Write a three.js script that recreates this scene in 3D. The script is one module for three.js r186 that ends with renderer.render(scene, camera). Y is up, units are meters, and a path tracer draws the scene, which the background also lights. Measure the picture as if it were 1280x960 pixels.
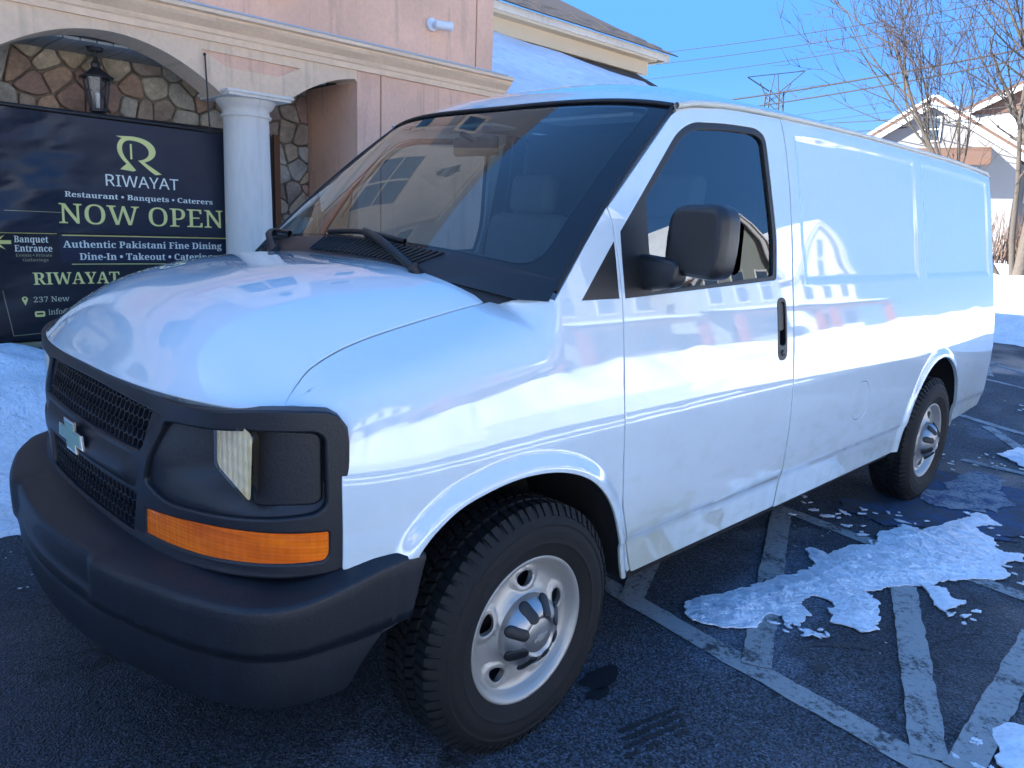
import * as THREE from 'three';
import { mergeGeometries, toCreasedNormals } from 'three/addons/utils/BufferGeometryUtils.js';
import { RoundedBoxGeometry } from 'three/addons/geometries/RoundedBoxGeometry.js';

// ---------------------------------------------------------------- camera, sky, sun, exposure
const scene = new THREE.Scene();
const camera = new THREE.PerspectiveCamera(52.74, 4 / 3, 0.05, 1500);
{
  const yaw = 0.7859, pitch = 0.1931, roll = 0.035;
  const f = new THREE.Vector3(Math.sin(yaw) * Math.cos(pitch), -Math.sin(pitch), -Math.cos(yaw) * Math.cos(pitch));
  const r0 = f.clone().cross(new THREE.Vector3(0, 1, 0)).normalize(), u0 = r0.clone().cross(f);
  const r = r0.clone().multiplyScalar(Math.cos(roll)).addScaledVector(u0, Math.sin(roll));
  const u = u0.clone().multiplyScalar(Math.cos(roll)).addScaledVector(r0, -Math.sin(roll));
  camera.quaternion.setFromRotationMatrix(new THREE.Matrix4().makeBasis(r, u, f.clone().negate()));
  camera.position.set(-1.504, 1.498, 2.408);
}
const renderer = new THREE.WebGLRenderer({ antialias: true });
renderer.setSize(1024, 768);
renderer.toneMapping = THREE.LinearToneMapping;
renderer.toneMappingExposure = 4.75;
renderer.shadowMap.enabled = true;
const SUN = new THREE.Vector3(-0.75, 0.47, -0.55).normalize();
{
  const W = 1024, H = 512, d = new Float32Array(W * H * 4);
  const lerp = (a, b, t) => a + (b - a) * t;
  const stops = [[-0.1, 0.13, 0.215, 0.31], [0, 0.135, 0.215, 0.32], [0.06, 0.075, 0.160, 0.315], [0.2, 0.038, 0.120, 0.305], [0.45, 0.036, 0.115, 0.295], [1, 0.034, 0.105, 0.275]];
  for (let j = 0; j < H; j++) for (let i = 0; i < W; i++) {
    const el = (j + 0.5) / H * Math.PI - Math.PI / 2, az = (i + 0.5) / W * 2 * Math.PI - Math.PI;
    const y = Math.sin(el), x = Math.cos(el) * Math.cos(az), z = Math.cos(el) * Math.sin(az);
    let k = 0; while (k < stops.length - 2 && y > stops[k + 1][0]) k++;
    const t = Math.min(1, Math.max(0, (y - stops[k][0]) / (stops[k + 1][0] - stops[k][0])));
    const c = [1, 2, 3].map(q => lerp(stops[k][q], stops[k + 1][q], t));
    const m = Math.max(0, x * SUN.x + y * SUN.y + z * SUN.z);
    const glow = 0.16 * Math.pow(m, 5) + 0.9 * Math.pow(m, 60);
    const o = (j * W + i) * 4;
    d[o] = c[0] + glow * 0.8; d[o + 1] = c[1] + glow * 0.92; d[o + 2] = c[2] + glow; d[o + 3] = 1;
  }
  const t = new THREE.DataTexture(d, W, H, THREE.RGBAFormat, THREE.FloatType);
  t.mapping = THREE.EquirectangularReflectionMapping; t.magFilter = THREE.LinearFilter; t.needsUpdate = true;
  scene.background = t; scene.environment = t;
}
const sun = new THREE.DirectionalLight(new THREE.Color(1.0, 0.96, 0.88), 5.0);
sun.position.copy(SUN).multiplyScalar(60); sun.castShadow = true;
Object.assign(sun.shadow.camera, { left: -50, right: 50, top: 50, bottom: -50, near: 1, far: 160 });
sun.shadow.mapSize.set(4096, 4096);
scene.add(sun);

// ---------------------------------------------------------------- helpers
function rng(seed) { let s = seed >>> 0; return () => { s = (s + 0x6D2B79F5) | 0; let t = Math.imul(s ^ (s >>> 15), 1 | s); t = (t + Math.imul(t ^ (t >>> 7), 61 | t)) ^ t; return ((t ^ (t >>> 14)) >>> 0) / 4294967296; }; }
const V = (x, y, z) => new THREE.Vector3(x, y, z);
const sm = (a, b, x) => { const t = Math.min(1, Math.max(0, (x - a) / (b - a))); return t * t * (3 - 2 * t); };
const clamp = (x, a, b) => Math.min(b, Math.max(a, x));
const mix = (a, b, t) => a + (b - a) * t;
// smooth interpolation through a table of [x, y]
function table(T) {
  const n = T.length, m = [];
  const s = []; for (let i = 0; i < n - 1; i++) s.push((T[i + 1][1] - T[i][1]) / (T[i + 1][0] - T[i][0]));
  for (let i = 0; i < n; i++) m.push(i === 0 ? s[0] : i === n - 1 ? s[n - 2] : s[i - 1] * s[i] <= 0 ? 0 : 2 * s[i - 1] * s[i] / (s[i - 1] + s[i]));
  return x => {
    if (x <= T[0][0]) return T[0][1] + m[0] * (x - T[0][0]);
    if (x >= T[n - 1][0]) return T[n - 1][1] + m[n - 1] * (x - T[n - 1][0]);
    let i = 0; while (x > T[i + 1][0]) i++;
    const h = T[i + 1][0] - T[i][0], t = (x - T[i][0]) / h, t2 = t * t, t3 = t2 * t;
    return (2 * t3 - 3 * t2 + 1) * T[i][1] + (t3 - 2 * t2 + t) * h * m[i] + (-2 * t3 + 3 * t2) * T[i + 1][1] + (t3 - t2) * h * m[i + 1];
  };
}
// value noise
const NP = (() => { const r = rng(77), p = []; for (let i = 0; i < 256; i++) p.push(i); for (let i = 255; i > 0; i--) { const j = Math.floor(r() * (i + 1)); [p[i], p[j]] = [p[j], p[i]]; } return p.concat(p); })();
const NV = (() => { const r = rng(99); return Array.from({ length: 256 }, () => r()); })();
function noise2(x, y, per = 0) {
  const xi = Math.floor(x), yi = Math.floor(y), fx = x - xi, fy = y - yi, u = fx * fx * (3 - 2 * fx), v = fy * fy * (3 - 2 * fy);
  const g = (i, j) => { if (per) { i = ((i % per) + per) % per; j = ((j % per) + per) % per; } return NV[NP[(NP[i & 255] + j) & 255]]; };
  return mix(mix(g(xi, yi), g(xi + 1, yi), u), mix(g(xi, yi + 1), g(xi + 1, yi + 1), u), v);
}
function fbm(x, y, o = 4, per = 0) { let a = 0.5, s = 0, n = 0; for (let i = 0; i < o; i++) { s += a * noise2(x, y, per); n += a; a *= 0.5; x = x * 2 + 17 * (per ? 0 : 1); y = y * 2; per *= 2; } return s / n; }
function dataTex(w, h, fn, srgb = false, repeat = [1, 1]) {
  const d = new Uint8Array(w * h * 4);
  for (let j = 0; j < h; j++) for (let i = 0; i < w; i++) { const c = fn(i / w, j / h, i, j), o = (j * w + i) * 4; d[o] = clamp(c[0], 0, 1) * 255; d[o + 1] = clamp(c[1], 0, 1) * 255; d[o + 2] = clamp(c[2], 0, 1) * 255; d[o + 3] = 255; }
  const t = new THREE.DataTexture(d, w, h, THREE.RGBAFormat); t.wrapS = t.wrapT = THREE.RepeatWrapping; t.magFilter = THREE.LinearFilter; t.minFilter = THREE.LinearMipmapLinearFilter; t.generateMipmaps = true;
  if (srgb) t.colorSpace = THREE.SRGBColorSpace; t.repeat.set(...repeat); t.needsUpdate = true; return t;
}
const lin = (r, g, b) => new THREE.Color().setRGB(r, g, b);
const std = (c, rough, o = {}) => new THREE.MeshStandardMaterial({ color: lin(...c), roughness: rough, side: THREE.DoubleSide, ...o });
const phys = (c, rough, o = {}) => new THREE.MeshPhysicalMaterial({ color: lin(...c), roughness: rough, side: THREE.DoubleSide, ...o });

const used = {};
function numbered(n) { const k = used[n] = (used[n] ?? -1) + 1; return k ? n + '_' + String(k).padStart(3, '0') : n; }
function tag(o, label, category, group) { o.userData.label = label; o.userData.category = category; if (group) o.userData.group = group; return o; }
function thing(name, label, category, pos = [0, 0, 0], group) { const o = new THREE.Group(); o.name = numbered(name); o.position.set(...pos); scene.add(o); return tag(o, label, category, group); }
function prep(g) { g = g.index ? g.toNonIndexed() : g; if (!g.attributes.normal) g.computeVertexNormals(); if (!g.attributes.uv) { const p = g.attributes.position, uv = new Float32Array(p.count * 2); for (let i = 0; i < p.count; i++) { uv[2 * i] = p.getX(i) + p.getZ(i) * 0.7; uv[2 * i + 1] = p.getY(i) + p.getZ(i) * 0.31; } g.setAttribute('uv', new THREE.BufferAttribute(uv, 2)); } for (const k of Object.keys(g.attributes)) if (!['position', 'normal', 'uv', 'color'].includes(k)) g.deleteAttribute(k); return g; }
function merge(list) { const l = list.flat(Infinity).map(prep); const anyC = l.every(g => g.attributes.color); if (!anyC) l.forEach(g => g.deleteAttribute('color')); return l.length === 1 ? l[0] : mergeGeometries(l); }
function obj(name, geos, mat, parent = scene) {
  const m = new THREE.Mesh(merge(Array.isArray(geos) ? geos : [geos]), mat);
  m.name = parent === scene ? numbered(name) : name; m.castShadow = m.receiveShadow = true; parent.add(m); return m;
}
function struct(name, geos, mat) { const m = obj(name, geos, mat); m.userData.kind = 'structure'; return m; }
// world-metre uv by the dominant axis of each normal
function boxUV(g) { g = prep(g); const p = g.attributes.position, n = g.attributes.normal, uv = g.attributes.uv; for (let i = 0; i < p.count; i++) { const a = [Math.abs(n.getX(i)), Math.abs(n.getY(i)), Math.abs(n.getZ(i))]; if (a[0] >= a[1] && a[0] >= a[2]) uv.setXY(i, p.getZ(i), p.getY(i)); else if (a[1] >= a[2]) uv.setXY(i, p.getX(i), p.getZ(i)); else uv.setXY(i, p.getX(i), p.getY(i)); } return g; }
function bx(x0, x1, y0, y1, z0, z1, r = 0.004) { const w = x1 - x0, h = y1 - y0, d = z1 - z0; const g = r ? new RoundedBoxGeometry(w, h, d, 1, Math.min(r, w / 2.1, h / 2.1, d / 2.1)) : new THREE.BoxGeometry(w, h, d); g.translate((x0 + x1) / 2, (y0 + y1) / 2, (z0 + z1) / 2); return boxUV(g); }
function tube(pts, r, seg = 6, n) { const c = new THREE.CatmullRomCurve3(pts.map(p => V(...p))); return new THREE.TubeGeometry(c, n ?? Math.max(2, (pts.length - 1) * 5), r, seg); }
function rod(a, b, r0, r1 = r0, seg = 8) { const A = V(...a), B = V(...b), L = A.distanceTo(B); const g = new THREE.CylinderGeometry(r1, r0, L, seg); g.translate(0, L / 2, 0); g.applyQuaternion(new THREE.Quaternion().setFromUnitVectors(V(0, 1, 0), B.clone().sub(A).normalize())); g.translate(...a); return g; }
function lathe(prof, seg = 32) { return new THREE.LatheGeometry(prof.map(p => new THREE.Vector2(p[0], p[1])), seg); }
function extr(pts, holes, depth, bev = 0, curveSeg = 8) { const s = new THREE.Shape(pts.map(p => new THREE.Vector2(...p))); for (const h of holes) s.holes.push(new THREE.Path(h.map(p => new THREE.Vector2(...p)))); return new THREE.ExtrudeGeometry(s, { depth, bevelEnabled: bev > 0, bevelThickness: bev, bevelSize: bev, bevelOffset: -bev, bevelSegments: 2, curveSegments: curveSeg }); }
function mirrorZ(g) { g = prep(g.clone()); const p = g.attributes.position, n = g.attributes.normal, uv = g.attributes.uv; const sw = (a, k) => { for (let i = 0; i < p.count; i += 3) for (let q = 0; q < k; q++) { const t = a.array[(i + 1) * k + q]; a.array[(i + 1) * k + q] = a.array[(i + 2) * k + q]; a.array[(i + 2) * k + q] = t; } }; for (let i = 0; i < p.count; i++) { p.setZ(i, -p.getZ(i)); n.setZ(i, -n.getZ(i)); } sw(p, 3); sw(n, 3); sw(uv, 2); return g; }
// polygon helpers
const area = P => P.reduce((s, p, i) => { const q = P[(i + 1) % P.length]; return s + p[0] * q[1] - q[0] * p[1]; }, 0) / 2;
const ccw = (P, pos = true) => (area(P) > 0) === pos ? P : [...P].reverse();
function round(P, r, n = 5) { // round the corners of a polygon; r is a number or a list (0 keeps the corner)
  const out = [], N = P.length;
  for (let i = 0; i < N; i++) {
    const a = P[(i + N - 1) % N], b = P[i], c = P[(i + 1) % N]; let rr = Array.isArray(r) ? r[i] ?? 0 : r;
    const d1 = [a[0] - b[0], a[1] - b[1]], d2 = [c[0] - b[0], c[1] - b[1]], l1 = Math.hypot(...d1), l2 = Math.hypot(...d2); rr = Math.min(rr, l1 * 0.48, l2 * 0.48);
    if (rr < 1e-4) { out.push(b); continue; }
    const s = [b[0] + d1[0] / l1 * rr, b[1] + d1[1] / l1 * rr], e = [b[0] + d2[0] / l2 * rr, b[1] + d2[1] / l2 * rr];
    for (let k = 0; k <= n; k++) { const t = k / n; out.push([(1 - t) * (1 - t) * s[0] + 2 * t * (1 - t) * b[0] + t * t * e[0], (1 - t) * (1 - t) * s[1] + 2 * t * (1 - t) * b[1] + t * t * e[1]]); }
  } return out;
}
function spl(P, n = 6, closed = false) { const c = new THREE.CatmullRomCurve3(P.map(p => V(p[0], p[1], 0)), closed, 'centripetal'); return c.getPoints((P.length - (closed ? 0 : 1)) * n).slice(0, closed ? -1 : undefined).map(p => [p.x, p.y]); }
// A sheet-metal panel: a 2-D outline (with holes) cut from a surface surf(u, v) -> [x, y, z], with rounded edges turned inward.
function panel(outer, holes, surf, o = {}) {
  const { cell = 0.05, flange = 0.018, bev = 0.0025, flip = false, off = 0, uvf = null } = o;
  const e = 1e-4, sg = flip ? -1 : 1;
  const P3 = (u, v) => { const p = surf(u, v); return V(p[0], p[1], p[2]); };
  const frame = (u, v) => { const p = P3(u, v), su = P3(u + e, v).sub(P3(u - e, v)).normalize(), sv = P3(u, v + e).sub(P3(u, v - e)).normalize(); const n = su.clone().cross(sv).normalize().multiplyScalar(sg); if (off) p.addScaledVector(n, off); return { p, n, su, sv }; };
  outer = ccw(outer, true); holes = holes.map(h => ccw(h, false));
  const v2 = outer.map(p => new THREE.Vector2(...p)), h2 = holes.map(h => h.map(p => new THREE.Vector2(...p)));
  const all = [...outer, ...holes.flat()], tris = THREE.ShapeUtils.triangulateShape(v2, h2);
  const pos = [], nor = [], uv = [], cache = new Map();
  const F = (u, v) => { const k = Math.round(u * 2e5) + '_' + Math.round(v * 2e5); let f = cache.get(k); if (!f) cache.set(k, f = frame(u, v)); return f; };
  const put = (u, v) => { const f = F(u, v); pos.push(f.p.x, f.p.y, f.p.z); nor.push(f.n.x, f.n.y, f.n.z); const w = uvf ? uvf(u, v) : [u, v]; uv.push(w[0], w[1]); };
  const clip = (poly, ax, val, keepGreater) => { const out = []; for (let i = 0; i < poly.length; i++) { const a = poly[i], b = poly[(i + 1) % poly.length], da = keepGreater ? a[ax] - val : val - a[ax], db = keepGreater ? b[ax] - val : val - b[ax]; if (da >= 0) out.push(a); if ((da > 0 && db < 0) || (da < 0 && db > 0)) { const t = da / (da - db); const q = [a[0] + (b[0] - a[0]) * t, a[1] + (b[1] - a[1]) * t]; q[ax] = val; out.push(q); } } return out; };
  for (const t of tris) {
    const T = ccw(t.map(i => all[i]), true); const b = [Math.min(...T.map(p => p[0])), Math.max(...T.map(p => p[0])), Math.min(...T.map(p => p[1])), Math.max(...T.map(p => p[1]))];
    for (let i = Math.floor(b[0] / cell); i * cell < b[1]; i++) {
      let s = clip(clip(T, 0, i * cell, true), 0, (i + 1) * cell, false); if (s.length < 3) continue;
      for (let j = Math.floor(b[2] / cell); j * cell < b[3]; j++) {
        const q = clip(clip(s, 1, j * cell, true), 1, (j + 1) * cell, false); if (q.length < 3) continue;
        for (let k = 1; k < q.length - 1; k++) { if (Math.abs(area([q[0], q[k], q[k + 1]])) < 1e-10) continue; const tri = flip ? [q[0], q[k + 1], q[k]] : [q[0], q[k], q[k + 1]]; tri.forEach(p => put(p[0], p[1])); }
      }
    }
  }
  if (flange > 0) for (const C of [outer, ...holes]) {
    const L = []; for (let i = 0; i < C.length; i++) { const a = C[i], b = C[(i + 1) % C.length], l = Math.hypot(b[0] - a[0], b[1] - a[1]); if (l < 1e-6) continue; const n = Math.max(1, Math.ceil(l / (cell * 0.5))); for (let k = 0; k < n; k++) L.push([a[0] + (b[0] - a[0]) * k / n, a[1] + (b[1] - a[1]) * k / n]); }
    const N = L.length, rows = L.map((p, i) => {
      const a = L[(i + N - 1) % N], b = L[(i + 1) % N], f = F(p[0], p[1]); let dx = b[0] - a[0], dy = b[1] - a[1]; const l = Math.hypot(dx, dy) || 1; dx /= l; dy /= l;
      const ou = f.su.clone().multiplyScalar(dy).addScaledVector(f.sv, -dx); ou.addScaledVector(f.n, -ou.dot(f.n)).normalize();
      const q = [[f.p.clone(), f.n.clone()]];
      for (const a2 of [0.4, 0.8, 1.2]) q.push([f.p.clone().addScaledVector(ou, bev * Math.sin(Math.min(a2, Math.PI / 2))).addScaledVector(f.n, -bev * (1 - Math.cos(a2))), f.n.clone().multiplyScalar(Math.cos(a2)).addScaledVector(ou, Math.sin(a2))]);
      q.push([f.p.clone().addScaledVector(ou, bev).addScaledVector(f.n, -bev), ou.clone()]); q.push([f.p.clone().addScaledVector(ou, bev).addScaledVector(f.n, -flange), ou.clone()]);
      return q.map(z => [...z, uvf ? uvf(p[0], p[1]) : p]);
    });
    const pushv = z => { pos.push(z[0].x, z[0].y, z[0].z); nor.push(z[1].x, z[1].y, z[1].z); uv.push(z[2][0], z[2][1]); };
    for (let i = 0; i < N; i++) for (let k = 0; k < 5; k++) { const a = rows[i][k], b = rows[(i + 1) % N][k], c = rows[(i + 1) % N][k + 1], d = rows[i][k + 1]; (flip ? [a, b, c, a, c, d] : [a, c, b, a, d, c]).forEach(pushv); }
  }
  const g = new THREE.BufferGeometry(); g.setAttribute('position', new THREE.Float32BufferAttribute(pos, 3)); g.setAttribute('normal', new THREE.Float32BufferAttribute(nor, 3)); g.setAttribute('uv', new THREE.Float32BufferAttribute(uv, 2)); return g;
}
// a grid over a surface
function sheet(surf, u0, u1, nu, v0, v1, nv) { const pos = [], uv = [], idx = []; for (let j = 0; j <= nv; j++) for (let i = 0; i <= nu; i++) { const u = mix(u0, u1, i / nu), v = mix(v0, v1, j / nv); pos.push(...surf(u, v)); uv.push(u, v); } for (let j = 0; j < nv; j++) for (let i = 0; i < nu; i++) { const a = j * (nu + 1) + i, b = a + 1, c = a + nu + 1, d = c + 1; idx.push(a, b, d, a, d, c); } const g = new THREE.BufferGeometry(); g.setAttribute('position', new THREE.Float32BufferAttribute(pos, 3)); g.setAttribute('uv', new THREE.Float32BufferAttribute(uv, 2)); g.setIndex(idx); g.computeVertexNormals(); return g.toNonIndexed(); }
// ---------------------------------------------------------------- materials
const paintMap = dataTex(1024, 512, (u, v) => { // salt and road dirt; u, v span x -1..5 m and height 0..2.4 m
  const x = -1 + u * 6, y = v * 2.4; const n = fbm(x * 3, y * 9, 4), m = fbm(x * 11 + 5, y * 30, 3), st = fbm(x * 26, y * 2.2, 3);
  let d = 0.48 * sm(0.62, 0.36, y + (n - 0.5) * 0.12) * (0.4 + 0.6 * st) + 0.22 * sm(1.0, 0.45, y) * sm(0.45, 0.8, m);
  const wh = Math.min(Math.hypot(x - 0.62, y - 0.42), Math.hypot(x - 4.15, y - 0.5)); d += 0.35 * sm(0.4, 0.05, wh) * n * 1.4;
  if (y > 1.02) d *= 0.2; d = clamp(d, 0, 0.62); const b = 0.925;
  const w = 0.012 * (fbm(x * 40, y * 40, 2) - 0.5); return [b * (1 - 0.16 * d) + w, b * (1 - 0.19 * d) + w, b * (1 - 0.3 * d) + w];
}, true);
paintMap.wrapS = paintMap.wrapT = THREE.ClampToEdgeWrapping;
const paintUV = (x, y) => [(x + 1) / 6, y / 2.4];
const M = {};
M.paint = phys([0.80, 0.90, 0.95], 0.03, { map: paintMap, ior: 1.62, clearcoat: 1, clearcoatRoughness: 0.025 });
M.paintPlain = phys([0.67, 0.76, 0.80], 0.03, { ior: 1.5, clearcoat: 1, clearcoatRoughness: 0.025 });
const grainTex = dataTex(256, 256, (u, v) => { const n = 0.5 * fbm(u * 64, v * 64, 2, 64) + 0.5 * fbm(u * 16, v * 16, 3, 16); return [n, n, n]; });
const scuffTex = dataTex(512, 512, (u, v) => { const n = fbm(u * 8, v * 8, 5, 8), s = fbm(u * 60, v * 6, 3, 0), k = 0.35 + 0.3 * n + (s > 0.68 ? 0.16 : 0); return [k, k, k * 1.02]; });
const rep = (t, a, b = a) => { const c = t.clone(); c.repeat.set(a, b); c.needsUpdate = true; return c; };
M.plastic = std([0.010, 0.012, 0.018], 0.45, { bumpMap: rep(grainTex, 5), bumpScale: 0.0006 });
M.plasticDark = std([0.012, 0.013, 0.015], 0.5);
M.bumper = std([0.12, 0.125, 0.14], 0.5, { map: rep(scuffTex, 1.3), bumpMap: rep(grainTex, 6), bumpScale: 0.0008 });
M.bumper.color.setRGB(0.013, 0.018, 0.028);
M.mirror = std([0.017, 0.017, 0.019], 0.38, { bumpMap: rep(grainTex, 8), bumpScale: 0.0005 });
M.void = std([0.004, 0.004, 0.005], 0.9);
const rubMap = dataTex(512, 512, (u, v) => { const a = fbm(u * 9, v * 9, 4, 9), f = fbm(u * 90, v * 90, 2, 90); const k = 0.34 + 0.28 * (a - 0.4) + 1.5 * Math.max(0, f - 0.66) * sm(0.4, 0.6, a); return [k, k, k * 1.03]; }); rubMap.repeat.set(1.4, 1.4);
M.rubber = std([0.0098, 0.0098, 0.0112], 0.74, { map: rubMap, bumpMap: rep(grainTex, 10), bumpScale: 0.0012 });
M.seal = std([0.01, 0.01, 0.011], 0.45);
M.glass = phys([0.62, 0.74, 0.76], 0.0, { transmission: 1, thickness: 0, ior: 1.58 });
M.sideGlass = phys([0.46, 0.54, 0.56], 0.0, { transmission: 1, thickness: 0, ior: 1.9 });
M.frit = phys([0.006, 0.007, 0.009], 0.04, { ior: 1.5 });
M.steel = phys([0.46, 0.445, 0.41], 0.42, { metalness: 0.55, clearcoat: 0.3, clearcoatRoughness: 0.3, bumpMap: rep(grainTex, 9), bumpScale: 0.0004 });
M.chrome = std([0.62, 0.63, 0.64], 0.22, { metalness: 1 });
M.cap = std([0.42, 0.42, 0.42], 0.40, { metalness: 0.9 });
M.gold = std([0.20, 0.34, 0.24], 0.35, { metalness: 0.35 });
M.lens = phys([0.95, 0.95, 0.93], 0.02, { transmission: 1, thickness: 0, ior: 1.5 });
const fluteTex = dataTex(256, 64, (u, v) => { const a = Math.abs(((u * 26) % 1) - 0.5) * 2, b = Math.abs(((v * 9) % 1) - 0.5) * 2; const k = 0.55 * a + 0.45 * b; return [k, k, k]; });
M.reflector = std([1.0, 0.76, 0.42], 0.34, { metalness: 0, bumpMap: rep(fluteTex, 1.4, 3), bumpScale: 0.004 });
const amberMap = dataTex(512, 128, (u, v) => { const a = Math.abs(((u * 40) % 1) - 0.5) * 2, q = Math.abs(((v * 14) % 1) - 0.5) * 2, n = fbm(u * 5, v * 3, 3, 0); const zone = sm(0.35, 0.75, u); const k = 0.62 + 0.5 * n + 0.22 * zone * (a * q - 0.3) + 0.10 * (q - 0.5); return [k, 0.25 * k * k + 0.05, 0.01]; });
amberMap.repeat.set(1 / 0.62, 1 / 0.13);
M.amber = phys([1.0, 0.62, 0.4], 0.12, { map: amberMap, clearcoat: 1, clearcoatRoughness: 0.04, bumpMap: rep(fluteTex, 1.6, 5), bumpScale: 0.002 });
M.red = phys([0.5, 0.01, 0.012], 0.15, { clearcoat: 1 });
M.cloth = std([0.12, 0.125, 0.13], 0.9);
M.dash = std([0.42, 0.46, 0.48], 0.75, { bumpMap: rep(grainTex, 5), bumpScale: 0.001 });

// ---------------------------------------------------------------- the van: x rearwards from the front axle, y up, z towards the visible (driver) side
const van = thing('cargo_van', 'white cargo van with black bumper and grille parked across the hatched bay', 'van');
van.position.set(0, 0, 0.95); van.rotation.x = 0.021;
const vb = new THREE.Group(); // body frame helper: children are moved to the van itself at the end
const profT = table([[0.2, 0.935], [0.34, 0.952], [0.40, 0.956], [0.50, 0.966], [0.517, 0.970], [0.530, 0.976], [0.6, 0.980], [0.75, 0.985], [0.9, 0.980], [1.0, 0.968], [1.15, 0.945], [1.3, 0.916], [1.45, 0.886], [1.6, 0.859], [1.75, 0.831], [1.9, 0.801], [1.96, 0.786], [2.0, 0.768], [2.04, 0.742]]);
const taperT = table([[-0.66, 0.105], [-0.575, 0.07], [-0.5, 0.045], [-0.4, 0.024], [-0.3, 0.011], [-0.15, 0.002], [0, 0]]);
const dripT = table([[0.66, 1.885], [0.70, 1.90], [0.80, 1.937], [0.9, 1.957], [1.15, 1.982], [1.5, 1.998], [2.6, 2.018], [3.6, 2.016], [4.3, 2.0], [4.55, 1.985], [4.68, 1.96]]);
const archF = spl([[-0.43, 0.60], [-0.395, 0.715], [-0.30, 0.80], [-0.187, 0.838], [-0.039, 0.853], [0.12, 0.832], [0.25, 0.775], [0.345, 0.68], [0.405, 0.56], [0.452, 0.43], [0.478, 0.36]], 10);
const archR = (() => { const p = []; for (let i = 0; i <= 40; i++) { const a = Math.PI * (1.07 - 1.14 * i / 40); p.push([3.45 + 0.455 * Math.cos(a), 0.40 + 0.47 * Math.sin(a)]); } return p; })();
const distTo = (P, x, y) => { let d = 9; for (let i = 0; i < P.length - 1; i++) { const [ax, ay] = P[i], [bx2, by] = P[i + 1]; const t = clamp(((x - ax) * (bx2 - ax) + (y - ay) * (by - ay)) / ((bx2 - ax) ** 2 + (by - ay) ** 2), 0, 1); d = Math.min(d, Math.hypot(x - ax - t * (bx2 - ax), y - ay - t * (by - ay))); } return d; };
const embRect = (x, y, x0, x1, y0, y1, sl) => { const yy = y, s = sl * (yy - y0); const dx = Math.min(x - x0 - s, x1 + s * 0 - x), dy = Math.min(y - y0, y1 - y); const d = Math.min(dx, dy); return sm(-0.012, 0.022, d); };
function sideZ(x, y) {
  let z = profT(y); if (x < 0) z -= taperT(Math.max(x, -0.66));
  if (y < 1.0 && x < 0.7) { const d = distTo(archF, x, y); z += 0.024 * (1 - sm(0.006, 0.060, d)) * sm(0.50, 0.60, y + 0.3 * sm(0.1, 0.3, x)); }
  if (y < 1.0 && x > 2.8 && x < 4.1) { const d = distTo(archR, x, y); z += 0.016 * (1 - sm(0.008, 0.055, d)); }
  if (y > 1.25 && x > 1.6) { const top = dripT(Math.min(x, 4.5)) - 0.075; z -= 0.007 * Math.max(embRect(x, y, 1.715, 3.09, 1.335, top, -0.06), embRect(x, y, 3.235, 4.44, 1.335, top, -0.05)); }
  return z;
}
const RC = 0.14, XC = 4.53;
function sideS(u, y) { if (u <= XC) return [u, y, sideZ(u, y)]; const a = Math.min((u - XC) / RC, 1.5); return [XC + RC * Math.sin(a), y, sideZ(XC, y) - RC * (1 - Math.cos(a))]; }
// hood
const ycT = table([[-0.86, 1.074], [-0.80, 1.092], [-0.72, 1.122], [-0.65, 1.160], [-0.52, 1.201], [-0.29, 1.242], [0, 1.284], [0.1, 1.297], [0.2, 1.305]]);
const yhT = table([[-0.86, 1.064], [-0.836, 1.082], [-0.82, 1.112], [-0.785, 1.168], [-0.72, 1.228], [-0.62, 1.287], [-0.5, 1.328], [-0.35, 1.358], [-0.15, 1.378], [0, 1.384], [0.1, 1.388], [0.2, 1.39]]);
const ZC = 0.73;
function hoodS(u, z) { const a = Math.abs(z) / 0.82, bow = 0.156 * a * a * a; const x = u + bow * (1 - 0.5 * sm(-0.87, 0.05, u)); const q = Math.abs(z) / ZC; const s = q <= 1 ? 1 - Math.pow(q, 3.4) : -3.2 * (q - 1) * 0.9; const y = ycT(u) + (yhT(u) - ycT(u)) * s; return [x, y, z]; }
function hoodXZ(x, z) { let u = x; for (let i = 0; i < 25; i++) u += x - hoodS(u, z)[0]; return u; }
const hoodY = (x, z) => hoodS(hoodXZ(x, z), z)[1];
const zcutT = table([[-0.70, 0.865], [-0.675, 0.838], [-0.65, 0.795], [-0.61, 0.757], [-0.55, 0.737], [-0.43, 0.727], [-0.2, 0.72], [0.07, 0.712], [0.2, 0.71]]);
// fender: side below, a shoulder curve up to the hood line above
const VL = 0.34;
function fenderTop(x) { const zc = zcutT(clamp(x, -0.70, 0.2)), yc = hoodY(x, zc), y0 = Math.min(yc - 0.19, 1.11); return { zc, yc, y0 }; }
function fenderS(x, v) {
  const { zc, yc, y0 } = fenderTop(x); if (v <= y0) return [x, v, sideZ(x, v)];
  const w = sm(0.065, 0.15, x), t = Math.min((v - y0) / VL, 1.08); const e = 0.01, z0 = sideZ(x, y0), sl = (sideZ(x, y0) - sideZ(x, y0 - e)) / e; const L1 = VL * 0.42;
  const P0 = [z0, y0], P1 = [z0 + sl * L1, y0 + L1], hs = clamp((hoodY(x, zc + 0.001) - hoodY(x, zc - 0.012)) / 0.013, -0.65, 0.1); const L2 = Math.min(0.15, (z0 - zc) * 0.75), P2 = [zc + L2, yc + hs * L2 * 0.6], P3 = [zc, yc];
  const b = (i) => (1 - t) ** 3 * P0[i] + 3 * t * (1 - t) ** 2 * P1[i] + 3 * t * t * (1 - t) * P2[i] + t ** 3 * P3[i];
  const zb = b(0), yb = b(1); if (w <= 0) return [x, yb, zb]; return [x, mix(yb, v, w), mix(zb, sideZ(x, v), w)];
}
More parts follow.
